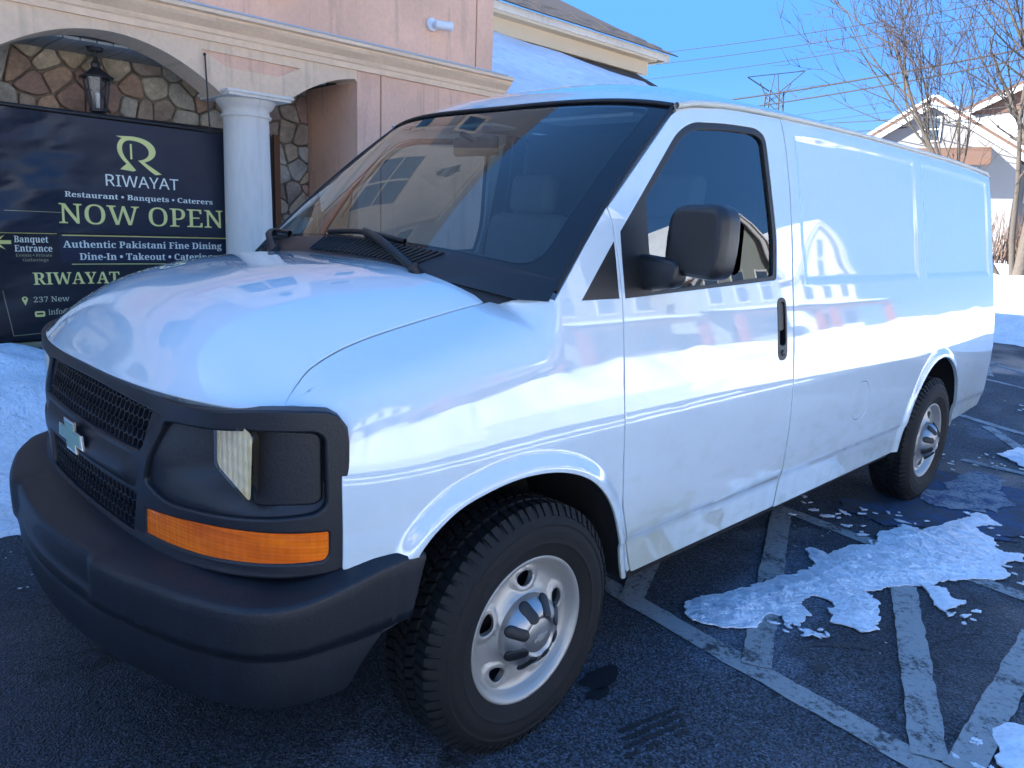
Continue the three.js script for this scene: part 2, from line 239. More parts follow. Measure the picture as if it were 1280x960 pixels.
// front face in plan
const FX = (() => { const h = [[-0.856, 0], [-0.852, 0.2], [-0.838, 0.4], [-0.80, 0.6], [-0.76, 0.72], [-0.70, 0.82], [-0.64, 0.875], [-0.575, 0.907], [-0.45, 0.945], [-0.3, 0.965]]; return h.slice(1).reverse().map(p => [p[0], -p[1]]).concat(h); })();
const BX = (() => { const h = [[-1.0, 0], [-0.99, 0.2], [-0.963, 0.4], [-0.91, 0.6], [-0.855, 0.75], [-0.79, 0.86], [-0.70, 0.925], [-0.58, 0.96], [-0.45, 0.978], [-0.36, 0.985]]; return h.slice(1).reverse().map(p => [p[0], -p[1]]).concat(h); })();
function planCurve(P) { const c = new THREE.CatmullRomCurve3(P.map(p => V(p[0], 0, p[1])), false, 'centripetal'); const N = 600, pts = c.getPoints(N), s = [0]; for (let i = 1; i <= N; i++) s.push(s[i - 1] + pts[i].distanceTo(pts[i - 1])); const h = s[N / 2]; const at = u => { const t = clamp(u + h, 0, s[N] - 1e-6); let a = 0, b = N; while (b - a > 1) { const m = (a + b) >> 1; if (s[m] <= t) a = m; else b = m; } const k = (t - s[a]) / (s[b] - s[a]); return [mix(pts[a].x, pts[b].x, k), mix(pts[a].z, pts[b].z, k)]; }; return (u, off) => { const p = at(u), a = at(u - 0.02), b = at(u + 0.02); let tx = b[0] - a[0], tz = b[1] - a[1]; const l = Math.hypot(tx, tz); tx /= l; tz /= l; return [p[0] - tz * off, p[1] + tx * off]; }; }
const FC = planCurve(FX), BC = planCurve(BX); // positive off = outwards
const faceS = off => (u, y) => { const p = FC(u, off); return [p[0], y, p[1]]; };

const both = (name, g, mat, par = van) => [obj(name, g, mat, par), obj(name, mirrorZ(merge(Array.isArray(g) ? g : [g])), mat, par)];
// --- hood
{
  const zr = []; // outline in (u, z), from the front corner back along the shut line
  const edge = []; for (let x = -0.685; x <= 0.055; x += 0.02) { const z = zcutT(x) - 0.004; edge.push([hoodXZ(x, z), z]); }
  const uf = -0.836, pts = []; for (let i = -20; i <= 20; i++) { const z = i / 20 * edge[0][1] * 0.985; pts.push([uf, z]); }
  const right = edge.filter(p => p[0] > uf + 0.004), rear = []; const ul = right[right.length - 1];
  for (let i = 19; i >= -19; i--) { const z = ul[1] * i / 20; rear.push([ul[0] + 0.01 - 0.035 * (1 - (i / 20) ** 2), z]); }
  const out = [...pts, ...right, ...rear, ...right.map(p => [p[0], -p[1]]).reverse()];
  obj('hood', panel(out, [], hoodS, { cell: 0.04, flip: true, flange: 0.03, bev: 0.004 }), M.paintPlain, van);
}
// --- fenders
const belt = 1.304;
{
  const front = []; // along the lamp bezel: bottom, up, and over the top to the hood
  front.push([-0.566, 0.705], [-0.566, 1.0], [-0.567, 1.035]);
  for (const [x, y] of [[-0.570, 1.058], [-0.582, 1.076], [-0.605, 1.085], [-0.64, 1.087]]) { const { y0 } = fenderTop(x); let lo = Math.min(y0, y), hi = y0 + VL; for (let i = 0; i < 40; i++) { const m = (lo + hi) / 2; if (fenderS(x, m)[1] < y) lo = m; else hi = m; } front.push([x, lo]); }
  const top = []; for (let x = -0.668; x <= 0.05; x += 0.02) { const { y0 } = fenderTop(x); top.push([x, y0 + VL * 0.985]); }
  const out = [...front, ...top, [0.055, fenderTop(0.055).y0 + VL * 0.985], [0.085, 1.405], [0.112, 1.345], [0.132, 1.316], [0.388, 1.578], [0.411, 1.536], [0.428, 1.42], [0.431, 1.3], [0.411, 1.05], [0.410, 0.79], [0.427, 0.65], [0.485, 0.50], [0.535, 0.388], [0.482, 0.382]];
  const inner = archF.filter(p => p[1] > 0.385 && !(p[0] < 0 && p[1] < 0.715)).reverse();
  const P = [...out, ...inner, [-0.396, 0.712]].filter((p, i, a) => i === 0 || Math.hypot(p[0] - a[i - 1][0], p[1] - a[i - 1][1]) > 1e-4);
  // black corner trim between the pillar strip and the belt line is cut out
  const hole = [[0.236, belt + 0.003], [0.424, belt + 0.003], [0.421, 1.49]];
  obj('fender', panel(P, [hole], fenderS, { cell: 0.0075, flange: 0.009, uvf: paintUV }), M.paint, van);
  obj('fender', mirrorZ(panel(P, [hole], fenderS, { cell: 0.03, flange: 0.009, uvf: paintUV })), M.paint, van);
  both('corner_trim', panel(hole, [], (x, y) => sideS(x, y), { off: -0.002, cell: 0.1, flange: 0.01, bev: 0.001 }), M.mirror);
}
// --- doors
const doorOut = round([[0.55, 0.378], [1.56, 0.378], [1.553, 0.65], [1.553, 0.95], [1.573, 1.25], [1.598, 1.5], [1.60, 1.7], [1.588, 1.86], [1.566, 1.984], [1.15, 1.967], [0.93, 1.944], [0.80, 1.918], [0.397, 1.580], [0.420, 1.536], [0.438, 1.42], [0.440, 1.3], [0.420, 1.05], [0.419, 0.79], [0.436, 0.65], [0.495, 0.50]], [0.01, 0.02, 0.2, 0.2, 0.2, 0.2, 0.15, 0.1, 0.012, 0.2, 0.1, 0.06, 0.004, 0.03, 0.1, 0.1, 0.2, 0.1, 0.06, 0.06], 4);
const winOut = round([[0.448, belt + 0.002], [1.452, 1.345], [1.478, 1.50], [1.43, 1.90], [1.36, 1.925], [1.15, 1.918], [0.90, 1.895], [0.80, 1.85], [0.448, 1.512]], [0.004, 0.02, 0.2, 0.07, 0.05, 0.2, 0.07, 0.05, 0.004], 5);
const winIn = round([[0.60, 1.322], [1.430, 1.362], [1.452, 1.50], [1.405, 1.885], [1.34, 1.902], [1.15, 1.896], [0.915, 1.873], [0.83, 1.835], [0.60, 1.622]], [0.006, 0.02, 0.2, 0.07, 0.05, 0.2, 0.07, 0.05, 0.006], 5);
{
  const hz = round([[1.428, 1.03], [1.502, 1.03], [1.514, 1.275], [1.440, 1.275]], 0.034, 6);
  for (const s of [1, -1]) {
    const m = g => s > 0 ? g : mirrorZ(g);
    const d = obj('door', m(panel(doorOut, [winOut, hz], sideS, { cell: 0.04, flange: 0.025, uvf: paintUV })), M.paint, van);
    obj('window_seal', m(panel(winOut.map(p => p), [winIn], sideS, { off: -0.004, cell: 0.05, flange: 0.014, bev: 0.002 })), M.seal, d);
    obj('window_glass', m(panel(winIn, [], sideS, { off: -0.014, cell: 0.06, flange: 0 })), M.sideGlass, d);
    // recessed handle: cup, paddle and lock
    const hs = []; hs.push(panel(hz, [round([[1.438, 1.085], [1.495, 1.085], [1.504, 1.262], [1.449, 1.262]], 0.025, 5)], sideS, { off: 0.002, cell: 0.03, flange: 0.03 }));
    hs.push(panel(hz, [], sideS, { off: -0.03, cell: 0.05, flange: 0 }));
    hs.push(panel(round([[1.446, 1.15], [1.492, 1.15], [1.499, 1.258], [1.454, 1.258]], 0.018, 5), [], sideS, { off: -0.004, cell: 0.03, flange: 0.02, bev: 0.006 }));
    const h = obj('door_handle', hs.map(m), M.seal, d);
    const lk = lathe([[0, 0.004], [0.011, 0.004], [0.013, 0.0], [0.013, -0.01]], 16); lk.rotateX(Math.PI / 2); const lp = sideS(1.465, 1.058); lk.translate(lp[0], lp[1], lp[2] + 0.003); obj('lock', m(lk), M.mirror, d);
  }
}
// --- rear body side
{
  const top = []; for (let x = 4.52; x >= 1.62; x -= 0.1) top.push([x, dripT(x) - 0.016]);
  const out = [[1.575, 0.372], ...[[2.99, 0.372]], ...archR.filter(p => p[1] > 0.372 && p[0] > 2.9), [3.93, 0.40], [4.50, 0.44], [4.62, 0.60], [XC + 1.45 * RC, 0.66], [XC + 1.45 * RC, 1.90], [XC + 0.9 * RC, 1.955], ...top, [1.580, 1.984], [1.602, 1.86], [1.614, 1.7], [1.612, 1.5], [1.587, 1.25], [1.567, 0.95], [1.567, 0.65]];
  const fuel = []; for (let i = 0; i < 28; i++) { const a = i / 28 * 2 * Math.PI; fuel.push([2.31 + 0.098 * Math.sign(Math.cos(a)) * Math.pow(Math.abs(Math.cos(a)), 0.8), 0.755 + 0.098 * Math.sign(Math.sin(a)) * Math.pow(Math.abs(Math.sin(a)), 0.8)]); }
  const fin = fuel.map(p => [2.31 + (p[0] - 2.31) * 0.935, 0.755 + (p[1] - 0.755) * 0.935]);
  const near = obj('side_panel', panel(out, [fuel], sideS, { cell: 0.016, flange: 0.02, uvf: paintUV }), M.paint, van);
  obj('fuel_door', panel(fin, [], sideS, { cell: 0.05, flange: 0.012, off: -0.001, bev: 0.0015, uvf: paintUV }), M.paint, near);
  obj('side_panel', mirrorZ(panel(out, [], sideS, { cell: 0.08, flange: 0.02, uvf: paintUV })), M.paint, van);
  // dark body shell behind the shut lines
  const inner = [[1.30, 0.40], [2.99, 0.40], ...archR.filter(p => p[1] > 0.40 && p[0] > 2.9), [3.93, 0.43], [4.55, 0.5], [4.62, 0.66], [4.62, 1.85], [4.5, 1.96], [1.30, 1.95]];
  both('inner_shell', panel([[1.47, 0.40], [1.66, 0.40], [1.68, 1.0], [1.72, 1.5], [1.68, 1.985], [1.52, 1.985], [1.50, 1.5], [1.46, 1.0]], [], sideS, { off: -0.022, cell: 0.06, flange: 0 }), M.void);
  both('inner_shell', panel([[2.1, 0.6], [2.5, 0.6], [2.5, 0.9], [2.1, 0.9]], [], sideS, { off: -0.014, cell: 0.06, flange: 0 }), M.void);
  both('inner_shell', panel([[0.36, 0.79], [0.36, 1.25], [0.40, 1.3], [0.40, 1.5], [0.36, 1.50], [0.42, 1.62], [0.44, 1.53], [0.50, 1.5], [0.52, 1.25], [0.50, 0.79], [0.58, 0.45], [0.50, 0.42], [0.40, 0.62]], [], sideS, { off: -0.022, cell: 0.06, flange: 0 }), M.void);
}
// --- roof, drip rails, header
const crownT = table([[0.6, 0.045], [0.72, 0.062], [0.9, 0.090], [1.1, 0.113], [1.4, 0.122], [3.8, 0.118], [4.62, 0.09]]);
const roofY = (x, q) => { const d = dripT(clamp(x, 0.68, 4.62)) + 0.004; const crown = crownT(clamp(x, 0.6, 4.62)); return d + crown * (1 - Math.pow(Math.abs(q), 2.6)); };
const roofEdgeZ = x => profT(dripT(clamp(x, 0.72, 4.62))) - 0.004;
const wsTopX = q => 0.705 + 0.10 * q * q;
{
  const rs = (x, q) => [x, roofY(x, q), q * roofEdgeZ(x)];
  const g = sheet((s, q) => { const x = mix(wsTopX(q) + 0.008, 4.66, s); const p = rs(x, q); if (s < 0.03) p[1] -= 0.02 * (1 - s / 0.03) ** 2; return p; }, 0, 1, 90, -1, 1, 40);
  obj('roof', g, M.paintPlain, van);
  const rail = []; for (let x = 0.80; x <= 4.60; x += 0.1) rail.push([x, dripT(x) - 0.004, roofEdgeZ(x) + 0.012]); rail.push([4.64, 1.955, roofEdgeZ(4.62) - 0.03]);
  both('drip_rail', [tube(rail, 0.011, 8, 80), tube(rail.map(p => [p[0], p[1] - 0.017, p[2] - 0.006]), 0.006, 6, 80)], std([0.62, 0.60, 0.52], 0.35));
}
// --- windshield
const wsS = (q, t) => { // q -1..1 across, t 0 bottom .. 1 top
  const x0 = -0.035 + 0.145 * Math.pow(Math.abs(q), 2.2), y0 = 1.372 - 0.072 * Math.pow(Math.abs(q), 2.2), z0 = q * 0.905;
  const xt = wsTopX(q), yt = roofY(xt, q) - 0.012, zt = q * (roofEdgeZ(0.82) - 0.004); const b = 0.022 * 4 * t * (1 - t);
  return [mix(x0, xt, t) - b * 0.7, mix(y0, yt, t) + b * 0.75, mix(z0, zt, t)];
};
{
  const o = [[-0.993, 0.012], [-0.9, -0.01], [0.9, -0.01], [0.993, 0.012], [0.995, 0.995], [-0.995, 0.995]];
  const i2 = round([[-0.90, 0.12], [0.90, 0.12], [0.912, 0.965], [-0.912, 0.965]], [0.10, 0.10, 0.04, 0.04], 6);
  const sb = (u, v) => wsS(u, v);
  const gi = round([[-0.905, 0.115], [0.905, 0.115], [0.917, 0.97], [-0.917, 0.97]], [0.10, 0.10, 0.04, 0.04], 6);
  const w = obj('windshield', panel(gi, [], sb, { cell: 0.04, flange: 0, flip: true, off: -0.002 }), M.glass, van);
  obj('windshield_border', panel(o, [i2], sb, { cell: 0.04, flange: 0.0, flip: true, off: 0.001 }), M.frit, w);
  const sealp = []; for (let k = 1; k <= 20; k++) sealp.push(wsS(1.0, k / 20)); const sealt = []; for (let k = -20; k <= 20; k++) { const p = wsS(k / 20, 1.0); sealt.push([p[0], p[1] + 0.004, p[2]]); }
  obj('windshield_seal', [tube(sealp, 0.008, 6, 60), mirrorZ(tube(sealp, 0.008, 6, 60)), tube(sealt, 0.009, 6, 80)], M.seal, w);
}
// --- cowl with slats, wipers
{
  const cw = (q, t) => { const p = wsS(q, 0.10); const hx = -0.085 + 0.13 * q * q, hy = hoodY(hx, q * 0.70) - 0.030; return [mix(hx, p[0], t), mix(hy, p[1] + 0.004, t) + 0.012 * Math.sin(t * Math.PI) * (1 - q * q), mix(q * 0.712, p[2], t)]; };
  const c = obj('cowl_panel', sheet(cw, -1, 1, 60, 0, 0.95, 8), M.plastic, van);
  const sl = []; for (let k = 0; k < 26; k++) { const q = -0.16 + k * 0.0285; const A = cw(q, 0.32), B = cw(q + 0.012, 0.9); sl.push(rod([A[0], A[1] + 0.006, A[2]], [B[0], B[1] + 0.006, B[2]], 0.004, 0.004, 5)); }
  for (const g of sl) obj('cowl_slat', g, M.plasticDark, c);
  const onW = (q, t, lift) => { const p = wsS(q, t); return [p[0] - 0.62 * lift, p[1] + 0.78 * lift, p[2]]; };
  for (const [pq, pt, tq, tt, b0, b1, bt0, bt1] of [[0.52, -0.02, 0.13, 0.115, -0.14, 0.36, 0.115, 0.105], [-0.42, -0.02, -0.74, 0.115, -0.93, -0.50, 0.13, 0.105]]) {
    const P = onW(pq, pt, 0.03), T = onW(tq, tt, 0.03), Md = onW(mix(pq, tq, 0.5), mix(pt, tt, 0.5), 0.055);
    const arm = obj('wiper_arm', [tube([P, Md, T], 0.013, 6, 14), rod(onW(pq, pt, -0.01), onW(pq, pt, 0.045), 0.022, 0.018, 12), rod(T, onW(tq, tt, 0.012), 0.012, 0.012, 6)], M.plasticDark, van);
    obj('wiper_blade', [tube([onW(b0, bt0, 0.016), onW((b0 + b1) / 2, (bt0 + bt1) / 2, 0.03), onW(b1, bt1, 0.016)], 0.0095, 6, 16), tube([onW(b0, bt0 - 0.012, 0.006), onW((b0 + b1) / 2, (bt0 + bt1) / 2 - 0.012, 0.006), onW(b1, bt1 - 0.012, 0.006)], 0.008, 5, 16)], M.seal, arm);
  }
}
// --- grille, lamps
{
  const bot = table([[0, 0.642], [0.35, 0.644], [0.47, 0.658], [0.6, 0.674], [0.84, 0.690], [1.0, 0.702]]), topY = table([[0, 1.068], [0.2, 1.068], [0.34, 1.060], [0.53, 1.055], [0.70, 1.066], [0.88, 1.083], [0.98, 1.083]]);
  const half = []; for (let u = 0; u <= 0.981; u += 0.035) half.push([u, bot(u)]);
  half.push([1.01, 0.708], [1.022, 0.73], [1.022, 1.01], [1.018, 1.045], [1.0, 1.070], [0.98, 1.080]); for (let u = 0.945; u >= 0; u -= 0.035) half.push([u, topY(u)]);
  const O = [...half, ...half.slice(1, -1).reverse().map(p => [-p[0], p[1]])];
  const mir = P => P.map(p => [-p[0], p[1]]);
  const up = round([[-0.405, 0.908], [0.405, 0.908], [0.478, 1.018], [0.45, 1.022], [0.34, 1.026], [0.0, 1.036], [-0.34, 1.026], [-0.45, 1.022], [-0.478, 1.018]], [0.012, 0.012, 0.015, 0.05, 0.1, 0.2, 0.1, 0.05, 0.015]);
  const lo = round([[-0.36, 0.682], [0.36, 0.682], [0.385, 0.803], [-0.385, 0.803]], 0.014);
  const rec = round([[0.485, 1.010], [0.412, 0.835], [0.503, 0.80], [0.67, 0.808], [0.821, 0.820], [0.955, 0.838], [0.984, 0.86], [0.979, 1.028], [0.955, 1.046], [0.821, 1.044], [0.70, 1.030], [0.55, 1.018]], [0.02, 0.03, 0.04, 0.1, 0.1, 0.03, 0.03, 0.03, 0.03, 0.1, 0.1, 0.05]);
  const amb = round([[0.415, 0.773], [0.411, 0.693], [0.53, 0.693], [0.655, 0.698], [0.839, 0.712], [0.975, 0.722], [0.988, 0.742], [0.988, 0.800], [0.98, 0.806], [0.841, 0.802], [0.661, 0.793], [0.53, 0.780]], [0.006, 0.008, 0.05, 0.05, 0.08, 0.02, 0.02, 0.012, 0.012, 0.1, 0.05, 0.05]);
  const lean = (u, y) => -0.045 * sm(0.90, 1.07, y) * sm(0.75, 0.35, Math.abs(u)) + 0.006 * sm(0.70, 0.66, y);
  const fs = off => (u, y) => { const p = FC(u, off + lean(u, y)); return [p[0], y, p[1]]; };
  const gr = obj('grille', panel(O, [up, lo, rec, mir(rec), amb, mir(amb)], fs(0), { cell: 0.035, flange: 0.045, bev: 0.007 }), M.plastic, van);
  // backing, crossbar
  const back = obj('grille_backing', panel([[-1.0, 0.67], [1.0, 0.67], [1.0, 1.05], [-1.0, 1.05]], [], fs(-0.075), { cell: 0.06, flange: 0 }), M.void, gr);
  const barS = (u, y) => { const k = clamp((y - 0.808) / 0.095, 0, 1); const off = -0.002 + 0.018 * sm(0.40, 0.33, Math.abs(u)) * Math.sin(Math.PI * Math.pow(k, 0.8)) ; return fs(off)(u, y); };
  obj('grille_bar', panel(round([[-0.398, 0.810], [0.398, 0.810], [0.408, 0.902], [-0.408, 0.902]], 0.01), [], barS, { cell: 0.016, flange: 0.04, bev: 0.004 }), M.plastic, gr);
  const hex = (inside, name) => {
    const R = 0.0165, gs = [], px = R * Math.sqrt(3), py = R * 1.5, done = new Set();
    for (let j = -12; j < 14; j++) for (let i = -24; i < 24; i++) {
      const cx = (i + (j & 1) * 0.5) * px, cy = 0.85 + j * py; if (!inside(cx, cy)) continue;
      for (let k = 0; k < 6; k++) { const a = Math.PI / 6 + k * Math.PI / 3, b = a + Math.PI / 3; const A = [cx + R * Math.cos(a), cy + R * Math.sin(a)], B = [cx + R * Math.cos(b), cy + R * Math.sin(b)]; const key = Math.round((A[0] + B[0]) * 2000) + ',' + Math.round((A[1] + B[1]) * 2000); if (done.has(key)) continue; done.add(key);
        const nx = -(B[1] - A[1]) / R * 0.0019, ny = (B[0] - A[0]) / R * 0.0017; const c = [[A[0] - nx, A[1] - ny], [B[0] - nx, B[1] - ny], [B[0] + nx, B[1] + ny], [A[0] + nx, A[1] + ny]]; const f = c.map(p => fs(-0.012)(...p)), r = c.map(p => fs(-0.032)(...p)); const q = (a, b, c, d) => [a, b, c, a, c, d].flat(); gs.push(...q(f[0], f[1], f[2], f[3]), ...q(f[1], f[0], r[0], r[1]), ...q(f[3], f[2], r[2], r[3])); }
    }
    const g = new THREE.BufferGeometry(); g.setAttribute('position', new THREE.Float32BufferAttribute(gs, 3)); g.computeVertexNormals(); const m = obj(name, g, M.plastic, gr); m.userData.kind = 'stuff'; return m;
  };
  hex((x, y) => y > 0.897 && y < 1.035 && Math.abs(x) < 0.41 + (y - 0.91) * 0.72 + 0.01, 'grille_mesh');
  hex((x, y) => y > 0.670 && y < 0.812 && Math.abs(x) < 0.385, 'grille_mesh');
  // emblem: a plain bow-tie cross with a bright rim
  const bow = s => [[-0.100, -0.018], [-0.036, -0.018], [-0.036, -0.040], [0.046, -0.040], [0.040, -0.018], [0.100, -0.018], [0.092, 0.018], [0.036, 0.018], [0.036, 0.040], [-0.046, 0.040], [-0.040, 0.018], [-0.092, 0.018]].map(p => [p[0] * s, p[1] * s * (s > 1 ? 1.06 : 1)]);
  const e1 = extr(bow(1.07), [], 0.005, 0.0015), e2 = extr(bow(0.93), [], 0.002, 0.001);
  for (const g of [e1, e2]) g.rotateY(-Math.PI / 2);
  e1.translate(-0.878, 0.868, 0); e2.translate(-0.883, 0.868, 0);
  const em = obj('emblem', e1, M.chrome, gr); obj('emblem_face', e2, M.gold, em);
  // lamps on both sides
  const floorS = (u, y) => { const o = -0.012 - 0.072 * sm(0.44, 0.68, u) + 0.038 * sm(0.80, 0.86, u); const low = sm(0.905, 0.822, y + 0.02 * sm(0.8, 0.5, u) * 0); return fs(mix(o, -0.016, low))(u, y); };
  const pod = panel([[0.40, 0.79], [1.0, 0.79], [1.0, 1.06], [0.40, 1.06]], [], floorS, { cell: 0.02, flange: 0 });
  both('headlight_pocket', pod, M.plastic, gr);
  const outb = panel(round([[0.796, 0.856], [0.962, 0.866], [0.960, 1.026], [0.796, 1.034]], [0.004, 0.02, 0.02, 0.004]), [], fs(-0.026), { cell: 0.03, flange: 0.03, bev: 0.008 });
  both('pocket_cover', outb, M.plastic, gr);
  const lx = -0.728, lg = g => { g.rotateY(-Math.PI / 2); return g; };
  const shape = round([[0.622, 0.916], [0.796, 0.868], [0.812, 1.036], [0.775, 1.044], [0.628, 1.060]], [0.02, 0.02, 0.03, 0.03, 0.02], 5); // (z, y)
  const lensG = new THREE.ExtrudeGeometry(new THREE.Shape(shape.map(p => new THREE.Vector2(p[0], p[1]))), { depth: 0.004, bevelEnabled: true, bevelThickness: 0.012, bevelSize: 0.006, bevelOffset: -0.006, bevelSegments: 4 }); lensG.rotateY(-Math.PI / 2); lensG.translate(lx, 0, 0);
  const L = both('headlight', lensG, phys([0.95, 0.94, 0.9], 0.03, { transmission: 1, thickness: 0, ior: 1.4, bumpMap: rep(fluteTex, 1.1, 2), bumpScale: 0.0008 }));
  const cz = 0.728, cy = 0.962; const refl = []; { const sh = new THREE.ShapeGeometry(new THREE.Shape(shape.map(p => new THREE.Vector2(mix(0.716, p[0], 0.97), mix(0.965, p[1], 0.97))))); sh.rotateY(-Math.PI / 2); sh.translate(lx - 0.006, 0, 0); const g = sh; refl.push(g); }
  const shellG = new THREE.ExtrudeGeometry(new THREE.Shape(shape.map(p => new THREE.Vector2(p[0], p[1]))), { depth: 0.06, bevelEnabled: false }); shellG.rotateY(-Math.PI / 2); shellG.translate(lx + 0.068, 0, 0);
  obj('reflector', refl, M.reflector, L[0]); obj('reflector', refl.map(mirrorZ), M.reflector, L[1]);
  both('turn_signal', panel(amb.map(p => [mix(0.70, p[0], 0.992), mix(0.75, p[1], 0.985)]), [], fs(-0.006), { cell: 0.03, flange: 0.03, bev: 0.006, uvf: (u, y) => [u * 1.0, y * 1.0] }), M.amber);
}
// --- front bumper
{
  const offT = table([[-0.01, -0.16], [0.0, -0.150], [0.105, -0.022], [0.114, -0.012], [0.122, -0.005], [0.132, -0.001], [0.145, 0.0], [0.24, -0.003], [0.246, -0.010], [0.252, -0.018], [0.262, -0.016], [0.40, -0.036], [0.44, -0.07]]);
  const yT = table([[-0.01, 0.682], [0.0, 0.680], [0.105, 0.653], [0.114, 0.650], [0.122, 0.646], [0.132, 0.637], [0.145, 0.624], [0.24, 0.529], [0.246, 0.524], [0.252, 0.520], [0.262, 0.512], [0.40, 0.380], [0.44, 0.368]]);
  const S = (u, w) => { const a = Math.abs(u); const rise = 0.046 * sm(0.95, 1.32, a) * sm(0.26, 0.12, w) + 0.02 * sm(0.95, 1.3, a); const dent = -0.022 * sm(0.40, 0.33, a) * sm(0.03, 0.10, w) * sm(0.27, 0.2, w); const p = BC(u, offT(w) * (w < 0.12 ? mix(1, 0.35, sm(0.95, 1.25, a)) : 1) + dent); return [p[0], yT(w) + rise, p[1]]; };
  const half = [[0, 0], [1.0, 0], [1.15, 0.035], [1.336, 0.098], [1.343, 0.13], [1.30, 0.247], [1.23, 0.262], [1.17, 0.33], [1.13, 0.41], [1.10, 0.43], [0.5, 0.43], [0, 0.43]];
  const P = [...half, ...half.slice(1, -1).reverse().map(p => [-p[0], p[1]])];
  obj('front_bumper', panel(P, [], S, { cell: 0.022, flange: 0.05, bev: 0.004, uvf: (u, w) => [u, w], flip: true }), M.bumper, van);
}
// --- mirrors
{
  const o = round([[0.982, 1.392], [1.182, 1.378], [1.198, 1.49], [1.188, 1.612], [0.992, 1.602], [0.980, 1.49]], [0.03, 0.045, 0.1, 0.055, 0.055, 0.1], 6).map(p => [p[0] - 0.028, p[1] - 0.003]);
  const g = new THREE.ExtrudeGeometry(new THREE.Shape(o.map(p => new THREE.Vector2(p[0], p[1]))), { depth: 0.045, bevelEnabled: true, bevelThickness: 0.035, bevelSize: 0.03, bevelOffset: -0.03, bevelSegments: 7 }); g.rotateY(-Math.PI / 2); g.translate(0.645, 0, 0);
  const gl = new THREE.ShapeGeometry(new THREE.Shape(round([[0.985, 1.40], [1.165, 1.395], [1.165, 1.56], [0.99, 1.555]], 0.03).map(p => new THREE.Vector2(p[0], p[1])))); gl.rotateY(Math.PI / 2); gl.scale(1, 1, -1); gl.translate(0.682, 0, 0);
  const arm = new THREE.ExtrudeGeometry(new THREE.Shape(round([[0.86, 1.325], [1.02, 1.345], [1.03, 1.43], [0.86, 1.445]], [0.01, 0.03, 0.03, 0.01], 4).map(p => new THREE.Vector2(p[0], p[1]))), { depth: 0.035, bevelEnabled: true, bevelThickness: 0.02, bevelSize: 0.015, bevelOffset: -0.015, bevelSegments: 4 }); arm.rotateY(-Math.PI / 2); arm.translate(0.60, 0, 0);
  const mm = both('side_mirror', toCreasedNormals(g, 0.9), M.mirror); obj('mirror_glass', gl, M.chrome, mm[0]); obj('mirror_glass', mirrorZ(gl), M.chrome, mm[1]); obj('mirror_arm', toCreasedNormals(arm, 0.9), M.mirror, mm[0]); obj('mirror_arm', mirrorZ(toCreasedNormals(arm, 0.9)), M.mirror, mm[1]);
}
